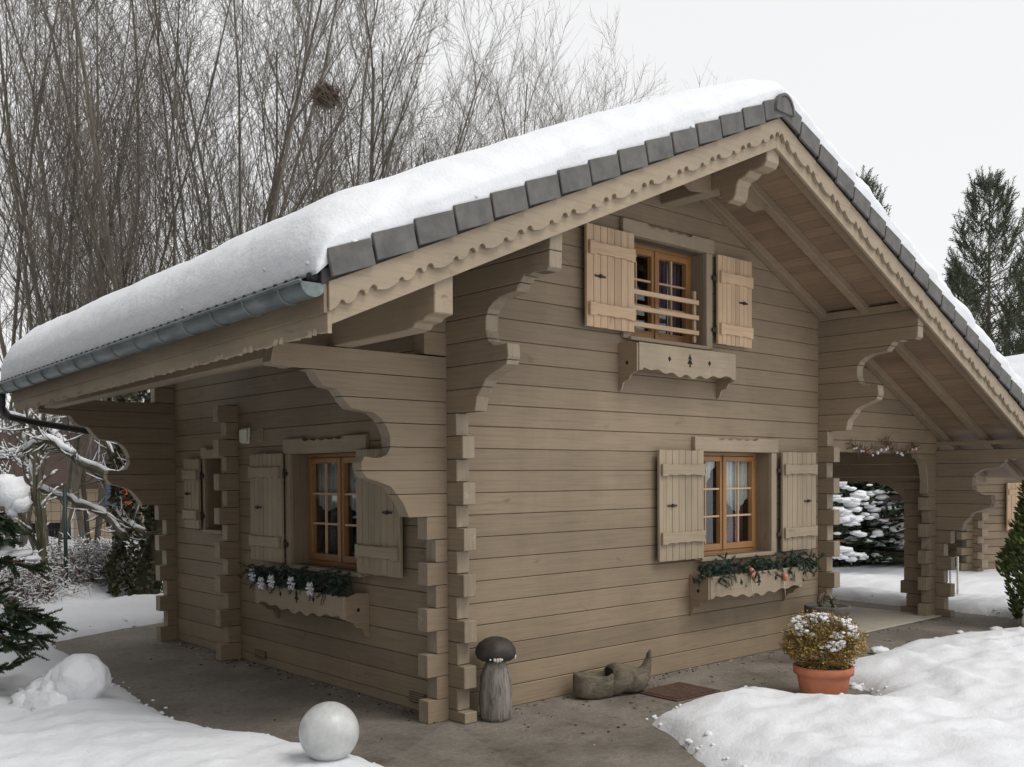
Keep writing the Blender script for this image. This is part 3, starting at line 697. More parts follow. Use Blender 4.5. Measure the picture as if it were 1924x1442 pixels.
def garland(ax,a0,a1,zc,out_,label,deco,seed):
    r=random.Random(seed); th=thing('evergreen_garland',label,'garland',T(ax,(a0+a1)/2,out_,zc),0,None); cx=Vector(T(ax,(a0+a1)/2,out_,zc))
    mb=MB(); n=int((a1-a0)/.0048)
    for i in range(n):
        a=r.uniform(a0,a1); e=min(a-a0,a1-a)/(a1-a0); rad=.045+.04*min(1,e*6)+.02*math.sin(a*17)
        t=out_+r.gauss(0,.045); z=zc+r.gauss(0,.04)+.02*math.sin(a*11)
        p=T(ax,a,t,z); dd=Vector(T(ax,r.gauss(0,1),r.gauss(.5,.8),r.gauss(-.1,.75)))
        if dd.length<.1: continue
        sprig(mb,p,dd,r.uniform(.05,.10),'garland_green',r,nn=24,nl=.036,nw=.0052,droop=.3)
    for i in range(10):
        a=a0+(a1-a0)*r.uniform(.1,.9); sprig(mb,T(ax,a,out_+.06,zc-.04),T(ax,r.gauss(0,.2),.3,-1),r.uniform(.08,.13),'garland_green',r,nn=22,nl=.03,nw=.0035,droop=.2)
    o=mb.build('greenery',th); o.location=-cx
    for (kind,a,dz) in deco:
        mb=MB(); c=Vector(T(ax,a,out_+.10,zc+dz))
        if kind=='bow':
            for k in range(6):
                q=2*PI*k/6; dd=Vector(T(ax,math.cos(q),.25,math.sin(q))); mb.tube([c,c+dd*.035+Vector(T(ax,0,.015,0)),c+dd*.055,c+dd*.03-Vector(T(ax,0,.01,0)),c],[.004,.010,.012,.009,.003],'bow_silver',5)
            mb.ball(c,.014,'bow_silver')
            o=mb.build('bow',th)
        else:
            for k in range(3):
                mb.ball(c+Vector(T(ax,r.uniform(-.02,.02),0,r.uniform(-.02,.02))),.026,'bauble_salmon',jit=.25)
            mb.tube([c,c+Vector((0,0,-.10)),c+Vector((.01,-.01,-.22))],.0025,'lamp_cream',4)
            o=mb.build('bauble',th)
        o.location=-cx
    return th
garland('x',2.66,4.52,.86,.15,'dark green garland with two salmon baubles on the lower front flower box',[('b',3.29,-.03),('b',3.82,-.10)],3)
garland('y',1.05,2.62,.875,.17,'dark green garland with silver bows on the shaded side flower box',[('bow',2.40,.0),('bow',2.06,-.03),('bow',1.72,-.02),('bow',1.42,-.04),('bow',2.24,-.06)],5)
# porch garland: dry twigs with pale baubles
r=random.Random(9); th=thing('porch_garland','dry twig garland with pale baubles hung over the porch opening','garland',(6.15,-.04,1.99)); mb=MB()
for i in range(150):
    u=r.random(); x=5.35+1.55*u; z=1.985+.035*math.cos(u*2*PI*2)+.05*math.exp(-((u-.5)/.08)**2)+r.gauss(0,.018)
    d=Vector((r.gauss(0,1),r.gauss(-.3,.5),r.gauss(.2,.6))).normalized(); p=Vector((x,-.03,z)); mb.tube([p,p+d*.05,p+d*.09+Vector((0,0,.01))],[.004,.003,.001],'twig_brown',4,cap=False)
o=mb.build('twigs',th); o.location=(-6.15,.04,-1.99)
for i in range(26):
    mb=MB(); u=r.random(); mb.ball((5.4+1.45*u,-.06,1.975+.03*math.cos(u*2*PI*2)+r.gauss(0,.014)),r.uniform(.010,.018),'bow_silver' if i%3 else 'bauble_salmon',8,6); o=mb.build('bauble',th); o.location=(-6.15,.04,-1.99)
# ------------------------------------------------------------------ ground
PAVE=[(-1.507,1.31),(-1.40,2.3),(-1.385,2.824),(-1.28,3.81),(-1.13,5.43),(-.35,5.80),(.36,6.06),(2.5,6.5),(8.3,6.4),(8.15,3.0),(8.05,1.6),(7.98,-.036),(7.95,-.83),(7.9,-2.6),(7.1,-2.6),(6.95,-1.45),(6.4,-1.10),(5.645,-1.02),(4.9,-.90),(4.3,-.934),(3.5,-.93),(3.15,-1.22),(3.02,-1.55),(2.78,-1.80),(2.40,-1.84),(2.22,-1.60),(2.22,-1.25),(2.10,-.92),(1.7,-.98),(1.2,-1.0),(.96,-1.05),(.62,-1.7),(.1,-2.5),(-.6,-3.25),(-2.6,-3.3),(-2.3,-2.6),(-1.45,-1.75),(-1.02,-.95),(-1.08,-.3),(-1.42,.6)]
def sdist(x,y):
    ins=False; dm=1e9; n=len(PAVE)
    for i in range(n):
        x0,y0=PAVE[i]; x1,y1=PAVE[(i+1)%n]
        if (y0>y)!=(y1>y) and x<(x1-x0)*(y-y0)/(y1-y0)+x0: ins=not ins
        dx,dy=x1-x0,y1-y0; t=max(0,min(1,((x-x0)*dx+(y-y0)*dy)/(dx*dx+dy*dy))); dm=min(dm,math.hypot(x-x0-dx*t,y-y0-dy*t))
    return -dm if ins else dm
def fbm(x,y,o=0):
    return noise.noise(Vector((x,y,o)))+.5*noise.noise(Vector((x*2.1,y*2.1,o+5)))+.25*noise.noise(Vector((x*4.3,y*4.3,o+9)))
_fr=random.Random(21); FEET=[(4.9+.33*i,-1.75-.16*i+_fr.gauss(0,.05)+(.11 if i%2 else -.11),-.4) for i in range(8)]+[(8.9+.3*i,.6+.5*i+(.1 if i%2 else -.1),1.0) for i in range(5)]
def snow_h(x,y):
    if -3.4<x<9.5 and -3.9<y<8: 
        d=sdist(x,y)+.05*fbm(x*3.2,y*3.2,2)
    else: d=2
    if d<-.12: return -.06
    h=-.06+.17*(1-math.exp(-max(0,d+.06)/.085)) if d<1.2 else .11
    k=min(1,max(0,d/.5))
    h+=k*(.055*fbm(x*1.1,y*1.1)+.035*max(-.6,fbm(x*2.6,y*2.6,4)))
    if y<-.9 and x>.5: h+=k*(.07+.05*abs(fbm(x*2.0,y*2.0,11)))
    # windrow behind the house
    if x<3 and y>5.5:
        h+=.10*math.exp(-((y-.25*x-6.9)/.35)**2)+.22*max(0,min(1,(y-7.2-.25*x)/.9))
    if x<-1.2: h+=k*.06
    if x<9.5: h+=k*(.012*noise.noise(Vector((x*9,y*9,2)))+.007*noise.noise(Vector((x*19,y*19,5))))
    for (fx_,fy_,fa_) in FEET:
        dx,dy=x-fx_,y-fy_
        if abs(dx)<.3 and abs(dy)<.3:
            c_,s_=math.cos(fa_),math.sin(fa_); u_=(dx*c_+dy*s_)/.15; v_=(-dx*s_+dy*c_)/.075; q_=u_*u_+v_*v_; h-=.05*math.exp(-q_*q_*.8)-.014*math.exp(-(q_-2.2)**2)
    far=max(0,math.hypot(x,y)-14); h+=.3*min(1,far/20)*0+0
    return h
def gridmesh():
    def axis(lo,hi,f0,f1,fine):
        o=[];v=f0
        while v<f1: o.append(v); v+=fine
        o.append(f1); st=fine; v=f1
        while v<hi: st*=1.28; v=min(hi,v+st); o.append(v)
        st=fine; v=f0; pre=[]
        while v>lo: st*=1.28; v=max(lo,v-st); pre.append(v)
        return pre[::-1]+o
    xs=axis(-400,400,-2.6,9.0,.05); ys=axis(-400,400,-3.0,9.0,.05)
    nx=len(xs); vs=[(x,y,snow_h(x,y)) for y in ys for x in xs]
    fs=[(j*nx+i,j*nx+i+1,(j+1)*nx+i+1,(j+1)*nx+i) for j in range(len(ys)-1) for i in range(nx-1)]
    mb=MB(); mb.add(vs,fs,'snow',True); rr_=random.Random(15)
    for i in range(300):
        k=rr_.randrange(len(PAVE)); (ax_,ay_),(bx_,by_)=PAVE[k],PAVE[(k+1)%len(PAVE)]; t=rr_.random(); x=ax_+(bx_-ax_)*t+rr_.gauss(0,.07); y=ay_+(by_-ay_)*t+rr_.gauss(0,.07); sz=rr_.uniform(.006,.02)*(2.0 if rr_.random()<.10 else 1)
        mb.ball((x,y,max(0,snow_h(x,y))+sz*.2),sz,'snow',7,5,sc=(1.3,1.1,.7),jit=.6,fr=3,seed=i)
    return mb
tag(gridmesh().build('snow_ground'),'uneven white snow cover round the chalet',None,kind='structure')
mb=MB(); mb.box(-3,9.2,-3.4,7.2,-.3,0,'asphalt'); tag(mb.build('pavement'),'grey asphalt swept clear of snow round the chalet',kind='structure')
r=random.Random(90); mb=MB()
for i in range(420):
    t=r.random()
    if i%3==0: x=r.uniform(.1,7.3); y=-abs(r.gauss(0,.10))-.01
    elif i%3==1: x=-abs(r.gauss(0,.10))-.01; y=r.uniform(0,4.6)
    else: x=r.uniform(-1.2,7.5); y=r.uniform(-1.2,0) if x>0 else r.uniform(-1.2,4.5)
    if (W<x<W+TL and y>-.2) : continue
    sz=r.uniform(.003,.010); mb.ball((x,y,.002+sz*.3),sz,('stone','soil','concrete','dead_leaf')[i%4],6,4,sc=(1.4,1,.6),jit=.6,fr=3,seed=i)
for i in range(60):
    x=r.uniform(.2,5.5); y=r.uniform(-1.0,-.05); a=r.uniform(0,6); l=r.uniform(.015,.03); c_,s_=math.cos(a)*l,math.sin(a)*l
    mb.add([(x-c_,y-s_,.004),(x+s_*.4,y-c_*.4,.009),(x+c_,y+s_,.005),(x-s_*.4,y+c_*.4,.011)],[(0,1,2,3)],'dead_leaf')
tag(mb.build('grit'),'grit, leaf scraps and pebbles scattered on the swept asphalt',kind='stuff')
# ------------------------------------------------------------------ objects by the walls
# carved mushroom
th=thing('carved_mushroom','weathered wooden log carved as a mushroom with black cap, beside the front corner','wooden mushroom',(.262,-.205,0)); mb=MB()
mb.lathe([(.098,0),(.112,.03),(.115,.12),(.112,.22),(.104,.30),(.090,.36),(.072,.40),(.058,.43)],'bark_stem' if 'bark_stem' in MATS else 'endgrain',n=28,jit=.16); 
M_,n_,b_=newmat('old_wood'); t=noise_tex(n_,3,vec=(9,9,1.2),detail=7,rough=.7,dist=.5); n_.links.new(ramp(n_,t,[(.30,(.05,.04,.032)),(.45,(.17,.15,.13)),(.6,(.30,.275,.25)),(.75,(.20,.12,.06))]),b_.inputs['Base Color']); b_.inputs['Roughness'].default_value=.85; bump(n_,b_,t,.7,.015)
mb.mats=['old_wood']; mb.build('stem',th)
mb=MB(); mb.lathe([(.05,.42),(.108,.425),(.128,.44),(.140,.47),(.137,.51),(.118,.545),(.085,.568),(.045,.582),(.01,.586)],'cap_black' if False else 'slate_dark',n=28,jit=.10)
M_,n_,b_=newmat('cap_black'); t=noise_tex(n_,14,detail=5,rough=.7); n_.links.new(ramp(n_,t,[(.3,(.018,.013,.012)),(.68,(.05,.04,.036)),(.76,(.32,.31,.29))]),b_.inputs['Base Color']); b_.inputs['Roughness'].default_value=.6; bump(n_,b_,t,.5,.01)
mb.mats=['cap_black']; mb.build('cap',th)
mb=MB()
for (a,h_,w_) in ((-2.32,.03,.012),(-2.18,.045,.010),(-2.05,.035,.012),(-1.95,.02,.008),(-2.55,.015,.008),(-.75,.04,.010),(-.65,.03,.008)):
    c=Vector((math.cos(a)*.137,math.sin(a)*.137,.445)); mb.ball(c,w_,'white_metal',8,6,sc=(1,1,h_/w_*.5))
mb.build('paint_drips',th)
# carved wooden clog
M_,n_,b_=newmat('clog_wood'); t=noise_tex(n_,6,vec=(1,3,2),detail=7,rough=.7,dist=.8); n_.links.new(ramp(n_,t,[(.3,(.055,.043,.028)),(.5,(.13,.108,.076)),(.7,(.21,.178,.13))]),b_.inputs['Base Color']); b_.inputs['Roughness'].default_value=.85; bump(n_,b_,t,.8,.02)
th=thing('carved_clog','rough carved wooden clog with hollow heel bowl and upturned toe, lying by the front wall','wooden clog',(1.42,-.25,0),-.30)
mb=MB()
def hull(sections,mat,mb,hollow=None):
    n=18; vs=[]
    for (x,w_,zb,zt,sh) in sections:
        for k in range(n):
            q=2*PI*k/n; c,s_=math.cos(q),math.sin(q); yy=w_*.5*abs(c)**.8*(1 if c>0 else -1); zz=(zb+zt)/2+(zt-zb)/2*(abs(s_)**.8*(1 if s_>0 else -1))
            p=Vector((x*9,yy*9,zz*9)); j=1+.07*noise.noise(p)
            vs.append((x+.008*noise.noise(p+Vector((3,0,0))),yy*j+sh,zz if zz<.01 else zz*j))
    L_=len(sections); fs=[(i*n+k,i*n+(k+1)%n,(i+1)*n+(k+1)%n,(i+1)*n+k) for i in range(L_-1) for k in range(n)]
    fs+=[tuple(range(n))[::-1],tuple((L_-1)*n+k for k in range(n))]; mb.add(vs,[f[::-1] for f in fs],mat,True)
# heel bowl as a rounded trough with inner hollow
for sgn in (1,-1):
    pass
def trough(mb,mat):
    # open bowl: outer shell, rim, inner shell
    n=30; rings=[(.99,.03,0),(1.0,.10,0),(.98,.17,0),(.93,.19,0),(.78,.185,0),(.72,.12,0),(.55,.07,0),(.05,.06,0)]
    vs=[]
    for (s_,z,_) in [(.80,.0,0)]+rings:
        for k in range(n):
            q=2*PI*k/n; zz=z
            if z>.15: zz=z+(.02*math.cos(q-PI)+.05*max(0,math.cos(q))**3)
            j=1+.06*noise.noise(Vector((math.cos(q)*2,math.sin(q)*2,z*8)))
            vs.append((-.15+.185*s_*math.cos(q)*j,.112*s_*math.sin(q)*j,zz*.95))
    L_=len(rings)+1; fs=[(i*n+k,i*n+(k+1)%n,(i+1)*n+(k+1)%n,(i+1)*n+k) for i in range(L_-1) for k in range(n)]+[tuple(range(n))[::-1],tuple((L_-1)*n+k for k in range(n))]
    mb.add(vs,fs,mat,True)
trough(mb,'clog_wood'); mb.build('heel_bowl',th)
mb=MB(); hull([(-.12,.12,.02,.08,0),(-.06,.18,.01,.11,0),(-.03,.205,.0,.15,0),(-.02,.215,.0,.240,0),(.02,.225,0,.255,0),(.07,.225,.02,.250,0),(.13,.21,.015,.225,0),(.19,.19,.0,.205,0),(.25,.165,.01,.195,0),(.29,.13,.03,.215,0),(.32,.10,.075,.265,0),(.338,.085,.15,.300,0),(.352,.05,.215,.328,0)],'clog_wood',mb); mb.build('toe',th)
mb=MB(); mb.ball((-.024,0,.165),.085,'dark',18,10,sc=(.14,.95,.68)); mb.build('hollow',th)  # flat black disc painted as the shade inside the clog's mouth
# drain cover
th=thing('drain_cover','rusty brown square drain cover set in the asphalt beside the carved clog','drain cover',(1.88,-.535,0),-.02); mb=MB()
mb.box(-.27,.27,-.215,.215,.002,.012,'rust'); o=mb.build('frame',th,.004); mb=MB()
for i in range(12): mb.box(-.24,.24,-.185+.031*i,-.165+.031*i,.0125,.019,'rust')
mb.build('grille',th,.003)
# terracotta pot with bush
th=thing('potted_bush','terracotta pot with a rusty green box bush dusted with snow, standing in the snow edge','potted plant',(2.505,-1.44,.0)); mb=MB()
mb.lathe([(.155,0),(.165,.01),(.192,.16),(.200,.195),(.222,.20),(.226,.255),(.215,.262),(.200,.255),(.192,.22),(.01,.215)],'terracotta',n=40); mb.build('pot',th)
mb=MB(); mb.lathe([(.19,.222),(.10,.228),(.01,.23)],'soil',n=20); mb.build('soil',th)
r=random.Random(4); mb=MB(); sn=MB(); st=MB()
for i in range(2300):
    v=Vector((r.gauss(0,1),r.gauss(0,1),r.gauss(0,1))).normalized(); rr=r.random()**.33
    c=Vector((v.x*.285*rr,v.y*.285*rr,.41+v.z*.21*rr))
    lump=1+.22*noise.noise(v*2.6); c=Vector((c.x*lump,c.y*lump,.40+(c.z-.40)*lump+ .02))
    if c.z<.25: c.z=.25+r.random()*.05
    d=(v+Vector((0,0,.7))+Vector((r.gauss(0,.4),r.gauss(0,.4),r.gauss(0,.3)))).normalized()
    if rr>.75 and i%3==0: st.tube([c-d*.05,c,c+d*.04],[.002,.002,.001],'twig_brown',3,cap=False)
    for k in range(4):
        dd=(d+Vector((r.gauss(0,.7),r.gauss(0,.7),r.gauss(0,.5)))).normalized(); s_=dd.orthogonal().normalized(); l=r.uniform(.014,.026); q=c+d*.012*k
        mb.add([tuple(q),tuple(q+dd*l*.5+s_*l*.3),tuple(q+dd*l),tuple(q+dd*l*.5-s_*l*.3)],[(0,1,2,3)],'bush_leaf')
    ring=abs(math.hypot(c.x,c.y)-.20)
    if rr>.78 and c.z>.40 and (ring<.045 or (c.z>.55 and noise.noise(c*6)>-.05)) and noise.noise(c*8)>-.16:
        for q_ in range(3): sn.ball(c+Vector((r.gauss(0,.012),r.gauss(0,.012),.010+r.gauss(0,.006))),r.uniform(.006,.020),'snow_small',6,4,sc=(1.2,1.2,.6),jit=.6,seed=i+q_)
st.build('stems',th); mb.build('foliage',th); sn.build('snow_dusting',th)
# stone planter with wire wreath
th=thing('stone_planter','round dark stone planter with a twig wreath, in the corner by the porch','planter',(4.45,-.32,0)); mb=MB()
mb.lathe([(.15,0),(.14,.05),(.11,.12),(.12,.18),(.17,.27),(.205,.36),(.218,.42),(.21,.44),(.185,.43),(.165,.38),(.01,.36)],'stone',n=30,jit=.10); mb.build('bowl',th); mb=MB(); r=random.Random(12)
for k in range(22):
    ph=r.uniform(0,.35); pts=[]
    for i in range(17):
        q=2*PI*i/16; rr=.125+r.gauss(0,.008); pts.append((rr*math.cos(q),.05*math.sin(q+ph)+r.gauss(0,.012),.44+rr*.75*math.sin(q)+r.gauss(0,.006)))
    mb.tube(pts,.005,'twig_brown',4,cap=False)
for k in range(60): 
    q=r.uniform(0,2*PI); sprig(mb,(.1*math.cos(q),r.gauss(0,.03),.42+.08*math.sin(q)),(r.gauss(0,1),r.gauss(0,1),r.gauss(.3,1)),.06,'garland_green',r,nn=10,nl=.02,nw=.003)
mb.build('wreath',th)
# small box planter beside (same corner)
# globe garden lamp
th=thing('globe_lamp','frosted white globe garden lamp in front of the chalet corner','garden lamp',(-1.40,-.72,0)); mb=MB()
mb.ball((0,0,.305),.166,'globe',32,20); mb.build('lamp_globe',th); mb=MB(); mb.lathe([(.09,-.02),(.09,.02),(.05,.05),(.045,.12),(.07,.14),(.075,.165),(.06,.17)],'iron',n=20); mb.build('lamp_base',th)
# snow covered globe lamp on the left
P=CAMPOS+(F_*6.9+R_*((146-962)/1842.44*6.9)); lx,ly=P.x,P.y
th=thing('snow_capped_lamp','round ball of snow capping a garden ornament on a snow heap at lower left','snow-capped ornament',(lx,ly,0)); mb=MB()
mb.ball((0,0,.30),.195,'snow_small',48,30,sc=(1,1,.93),jit=.10,fr=2.4); mb.build('snow_ball',th)
r=random.Random(2); mb=MB()
for (dx,dz,rr,sz) in ((-.10,.30,.125,1),(-.13,.22,.15,1),(-.19,.22,.13,1),(-.24,.12,.17,1),(-.12,.10,.19,1),(-.30,.05,.20,.9),(-.08,.0,.24,.9),(-.20,-.02,.27,.9),(-.36,-.02,.20,.8)):
    c=R_*dx*1.0; mb.ball((c.x+r.gauss(0,.02),c.y+r.gauss(0,.02),dz+.03),rr,'snow_small',28,18,sc=(1,1,sz),jit=.28,fr=4,seed=dx*10)
mb.build('snow_heap',th)
mb=MB(); a=R_*.05-F_*.14; b_=R_*.22-F_*.20; mb.tube([(a.x,a.y,.155),((a.x+b_.x)/2,(a.y+b_.y)/2,.135),(b_.x,b_.y,.085)],[.030,.028,.016],'rust',8); mb.build('peg',th)
th=None
# loose snow lumps
for i,(x,y,s_,lb) in enumerate([(4.62,-.78,.075,'flat lump of snow lying alone on the asphalt in front of the porch'),(4.95,-.86,.035,'tiny crumb of snow right of the flat lump, near the snow edge'),(6.35,-.78,.035,'small snow crumb on the asphalt far right, left of a larger lump'),(6.75,-1.0,.065,'larger snow lump at the far right snow edge')]):
    mb=MB(); mb.ball((0,0,s_*.3),s_,'snow_small',14,9,sc=(1.5,1,.55),jit=.45,fr=2.5,seed=i*3.3); o=mb.build('snow_lump',loc=(x,y,0)); tag(o,lb,'snow lump',group='loose snow lumps on the asphalt')
# ------------------------------------------------------------------ trees
def branch_tree(seed,H,stems,spread,up=.35,lev=4,r0=.09,twigs=1.0,n1=9,mat='bark',snow=0,wob=.10,base_split=.05,crown_low=.15,fine=None):
    r=random.Random(seed); T_=MB(); C_=MB(); Sn=MB()
    def grow(p,d,ln,rad,level):
        seg=max(3,int(5-level*.4)); pts=[p]; rads=[rad]; dd=d.copy()
        for i in range(seg):
            dd=(dd+Vector((r.gauss(0,wob),r.gauss(0,wob),r.gauss(0,wob*.5)+up*.10))).normalized(); pts.append(pts[-1]+dd*(ln/seg)); rads.append(rad*(1-(i+1)/seg*.68))
        (T_ if level<=1 else C_).tube(pts,rads,(fine if fine and level>=2 else mat),6 if level==0 else (4 if level==1 else 3),cap=False,smooth=level<2)
        if snow and level<=3:
            for i in range(seg):
                q=pts[i+1]-pts[i]; incl=abs(q.z)/max(1e-6,q.length)
                if incl<.86 and r.random()<snow:
                    o=Vector((0,0,rads[i]*.8+.006)); Sn.tube([pts[i]+o,(pts[i]+pts[i+1])/2+o*1.5,pts[i+1]+o],[rads[i]*.6+.004,rads[i]*.9+.010,rads[i+1]*.6+.004],'snow_small',5,cap=True)
        if level>=lev: return
        nb=[n1,8,7,5,4][level]; nb=max(2,int(nb*(twigs if level>=2 else 1)*r.uniform(.8,1.2)))
        for k in range(nb):
            t=(crown_low if level==0 else .12)+(1-(crown_low if level==0 else .12))*(k+r.random())/nb; t=min(.98,t); i=min(seg-1,int(t*seg)); q=pts[i].lerp(pts[i+1],t*seg-i)
            ax=(pts[i+1]-pts[i]).normalized(); o=ax.orthogonal().normalized(); o=Matrix.Rotation(r.uniform(0,2*PI),3,ax)@o
            ang=r.uniform(.40,.85) if level else r.uniform(.30,.70); nd=(ax*math.cos(ang)+o*math.sin(ang)); nd.z+=up*(.5 if level<2 else .25); nd.normalize()
            grow(q,nd,ln*(r.uniform(.30,.50) if level==0 else r.uniform(.36,.58))*(1.05-.45*t),max(.0045,rads[i]*(r.uniform(.34,.55) if level else r.uniform(.30,.50))),level+1)
    for s_ in range(stems):
        a=2*PI*s_/stems+r.uniform(-.5,.5); sp=spread*r.uniform(.4,1.1) if stems>1 else spread*.2
        d=Vector((math.cos(a)*sp,math.sin(a)*sp,1)).normalized(); grow(Vector((math.cos(a)*base_split,math.sin(a)*base_split,-.15)),d,H*r.uniform(.8,1.05),r0*r.uniform(.7,1.1),0)
    return T_,C_,Sn
def tree_obj(name,label,cat,parts,loc,rz=0,sc=1,group=None):
    th=thing(name,label,cat,loc,rz,group); th.scale=(sc,)*3
    obs=[]
    for nm,mb in parts:
        if isinstance(mb,MB):
            if mb.v: obs.append(mb.build(nm,th))
        else:
            c=mb.copy(); c.parent=th; COL.objects.link(c); obs.append(c)
    return th,obs
def at(px,d,z=0):
    p=CAMPOS+F_*d+R_*((px-962)/1842.44*d); return (p.x,p.y,z)
protos=[branch_tree(11,13.0,5,.30,up=.36,n1=13,r0=.055,lev=3,twigs=1.28,wob=.07,fine='bark_fine'),branch_tree(23,12.5,4,.34,up=.32,n1=14,r0=.065,lev=3,twigs=1.28,wob=.08,fine='bark_fine'),branch_tree(37,13.5,5,.24,up=.36,n1=13,r0=.052,lev=3,twigs=1.28,wob=.07,fine='bark_fine'),branch_tree(41,12.0,1,.16,up=.30,n1=26,r0=.11,lev=3,twigs=1.6,wob=.07,crown_low=.22,fine='bark_fine'),branch_tree(55,15.0,2,.07,up=.55,n1=24,r0=.06,lev=2,twigs=1.4,wob=.06,crown_low=.35,fine='bark_fine')]
pobs=[None]*5
def bare(k,px,d,sc,rz,label,z=-.2,mat=None,group='bare trees behind the chalet'):
    if pobs[k] is None:
        th,ob=tree_obj('bare_tree',label,'bare tree',[('trunk',protos[k][0]),('crown',protos[k][1])],at(px,d,z),rz,sc,group); pobs[k]=ob
    else: th,ob=tree_obj('bare_tree',label,'bare tree',[('trunk',pobs[k][0]),('crown',pobs[k][1])],at(px,d,z),rz,sc,group)
    return th
TR=[(1,30,20,1.05,.3,'bare tree fanning up at the far left edge'),(0,95,19,1.0,1.9,'bare multi-stemmed tree second from the left edge, leaning left'),(2,170,21,1.05,2.7,'bare slim-stemmed tree left of the thick dark trunk cluster'),
(0,285,17.5,1.05,4.1,'tallest bare tree, a dense cluster of dark stems above the left end of the roof'),(1,345,20,1.05,5.0,'bare wide-forking tree just right of the dark stem cluster'),(2,430,22,1.0,.9,'bare slender tree between the dark stem cluster and the nest tree'),
(3,520,21,.95,2.1,'bare single-trunked tree left of the nest tree'),(3,624,17,.86,.4,'bare tree that carries the birds nest, above the middle of the left roof slope'),(2,700,25,1.02,3.3,'bare upright tree immediately right of the nest tree'),(1,790,28,1.02,2.2,'bare rounded tree where the treeline starts to drop, right of the nest'),
(0,850,28,.90,5.5,'bare bushy tree at the right end of the tall treeline'),(4,985,34,1.22,1.1,'thin distant bare tree poking over the middle of the snowy roof'),(4,1085,38,1.24,3.9,'distant bare tree with a dark upright stem above the roof'),(4,1165,40,1.25,0.0,'rightmost bare tree over the ridge snow, a thin forked pole')]
nest_tree=None
for (k,px,d,sc,rz,lb) in TR:
    t=bare(k,px,d,sc,rz,lb)
# far wood as one mass
def far_wood():
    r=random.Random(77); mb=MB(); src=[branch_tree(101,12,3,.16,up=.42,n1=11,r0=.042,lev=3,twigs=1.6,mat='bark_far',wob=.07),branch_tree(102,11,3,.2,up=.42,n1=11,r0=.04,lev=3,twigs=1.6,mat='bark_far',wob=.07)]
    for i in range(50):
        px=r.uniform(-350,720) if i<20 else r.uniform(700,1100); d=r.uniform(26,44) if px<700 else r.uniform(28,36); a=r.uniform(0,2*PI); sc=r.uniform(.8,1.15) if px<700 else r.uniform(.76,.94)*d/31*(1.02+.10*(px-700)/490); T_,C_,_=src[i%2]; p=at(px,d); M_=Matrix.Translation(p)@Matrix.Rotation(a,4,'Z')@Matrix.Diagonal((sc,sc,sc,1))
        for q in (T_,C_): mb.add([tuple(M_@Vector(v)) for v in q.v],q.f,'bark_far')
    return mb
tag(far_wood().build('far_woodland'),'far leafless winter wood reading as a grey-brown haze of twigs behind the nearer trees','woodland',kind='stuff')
def thicket():
    r=random.Random(78); mb=MB(); src=[branch_tree(201,3.2,5,.7,n1=9,r0=.025,lev=3,twigs=1.3,mat='twig_brown',snow=.22),branch_tree(202,4.2,4,.5,n1=9,r0=.03,lev=3,twigs=1.2,mat='twig_brown',snow=.22)]
    for i in range(46):
        px=r.uniform(-260,420); d=r.uniform(30,40); a=r.uniform(0,2*PI); sc=r.uniform(.8,1.3); S3=src[i%2]; p=at(px,d,-.3); M_=Matrix.Translation(p)@Matrix.Rotation(a,4,'Z')@Matrix.Diagonal((sc,sc,sc,1))
        for q in S3: mb.add([tuple(M_@Vector(v)) for v in q.v],q.f,q.mats[0] if q.mats else 'bark')
    return mb
tag(thicket().build('undergrowth'),'snow-dusted tangled undergrowth at the foot of the wood on the left','undergrowth',kind='stuff')
# bird's nest
P=FW(612,181,16.8); r=random.Random(6); mb=MB()
for i in range(520):
    v=Vector((r.gauss(0,1),r.gauss(0,1),r.gauss(0,1))).normalized()*(.205*r.random()**.4); v.z*=.85; t_=Vector((r.gauss(0,1),r.gauss(0,1),r.gauss(0,.8))).normalized()
    mb.tube([v-t_*.12,v+Vector((0,0,r.gauss(0,.02))),v+t_*.12],[.006,.009,.005],'twig_brown',3,cap=False,smooth=False)
o=mb.build('bird_nest',loc=P); tag(o,'round dark nest of twigs high in a bare tree above the left roof slope','bird nest')
# snow-laden tree close behind the fence with mossy trunk
T_,C_,Sn=branch_tree(5,4.3,1,.1,up=.12,n1=9,r0=.20,lev=3,twigs=.7,mat='bark_moss',snow=.6,wob=.13,crown_low=.22)
r=random.Random(8); iv=MB()
for i in range(4200):
    z=r.uniform(0,3.5); a=r.uniform(0,2*PI); rad=.27*(1-z/9)+.12*noise.noise(Vector((a,z*2,0)))+r.uniform(0,.06); leaf_fill(iv,'ivy',[(rad*math.cos(a),rad*math.sin(a),z)],.075,.03,n=1,seed=i)
base=Vector(at(252,13.0,-.05)); r=random.Random(88)
def bough(pts,rw,rs,d=12.6):
    P=[FW(x,y,d+.15*i)-base for i,(x,y) in enumerate(pts)]; Q=[]
    for a_,b_ in zip(P,P[1:]):
        for k in range(4): Q.append(a_.lerp(b_,k/4)+Vector((r.gauss(0,.012),r.gauss(0,.012),r.gauss(0,.012))))
    Q.append(P[-1]); n_=len(Q)
    C_.tube(Q,[rw*(1-.6*i/n_) for i in range(n_)],'bark_moss',6); Sn.tube([q+Vector((0,0,rw*.7+rs*.5)) for q in Q],[rs*(.6+.6*r.random())*(1-.4*abs(2*i/n_-1)) for i in range(n_)],'snow_small',7)
    for i in range(n_):
        for k in range(3):
            dd=Vector((r.gauss(0,1),r.gauss(0,.5),r.gauss(0,.8))).normalized()*r.uniform(.15,.4); C_.tube([Q[i],Q[i]+dd*.5,Q[i]+dd+Vector((0,0,.05))],[.010,.007,.003],'bark_moss',3,cap=False)
            if r.random()<.5: Sn.tube([Q[i]+dd*.2+Vector((0,0,.012)),Q[i]+dd*.6+Vector((0,0,.02)),Q[i]+dd+Vector((0,0,.06))],[.005,.011,.004],'snow_small',4)
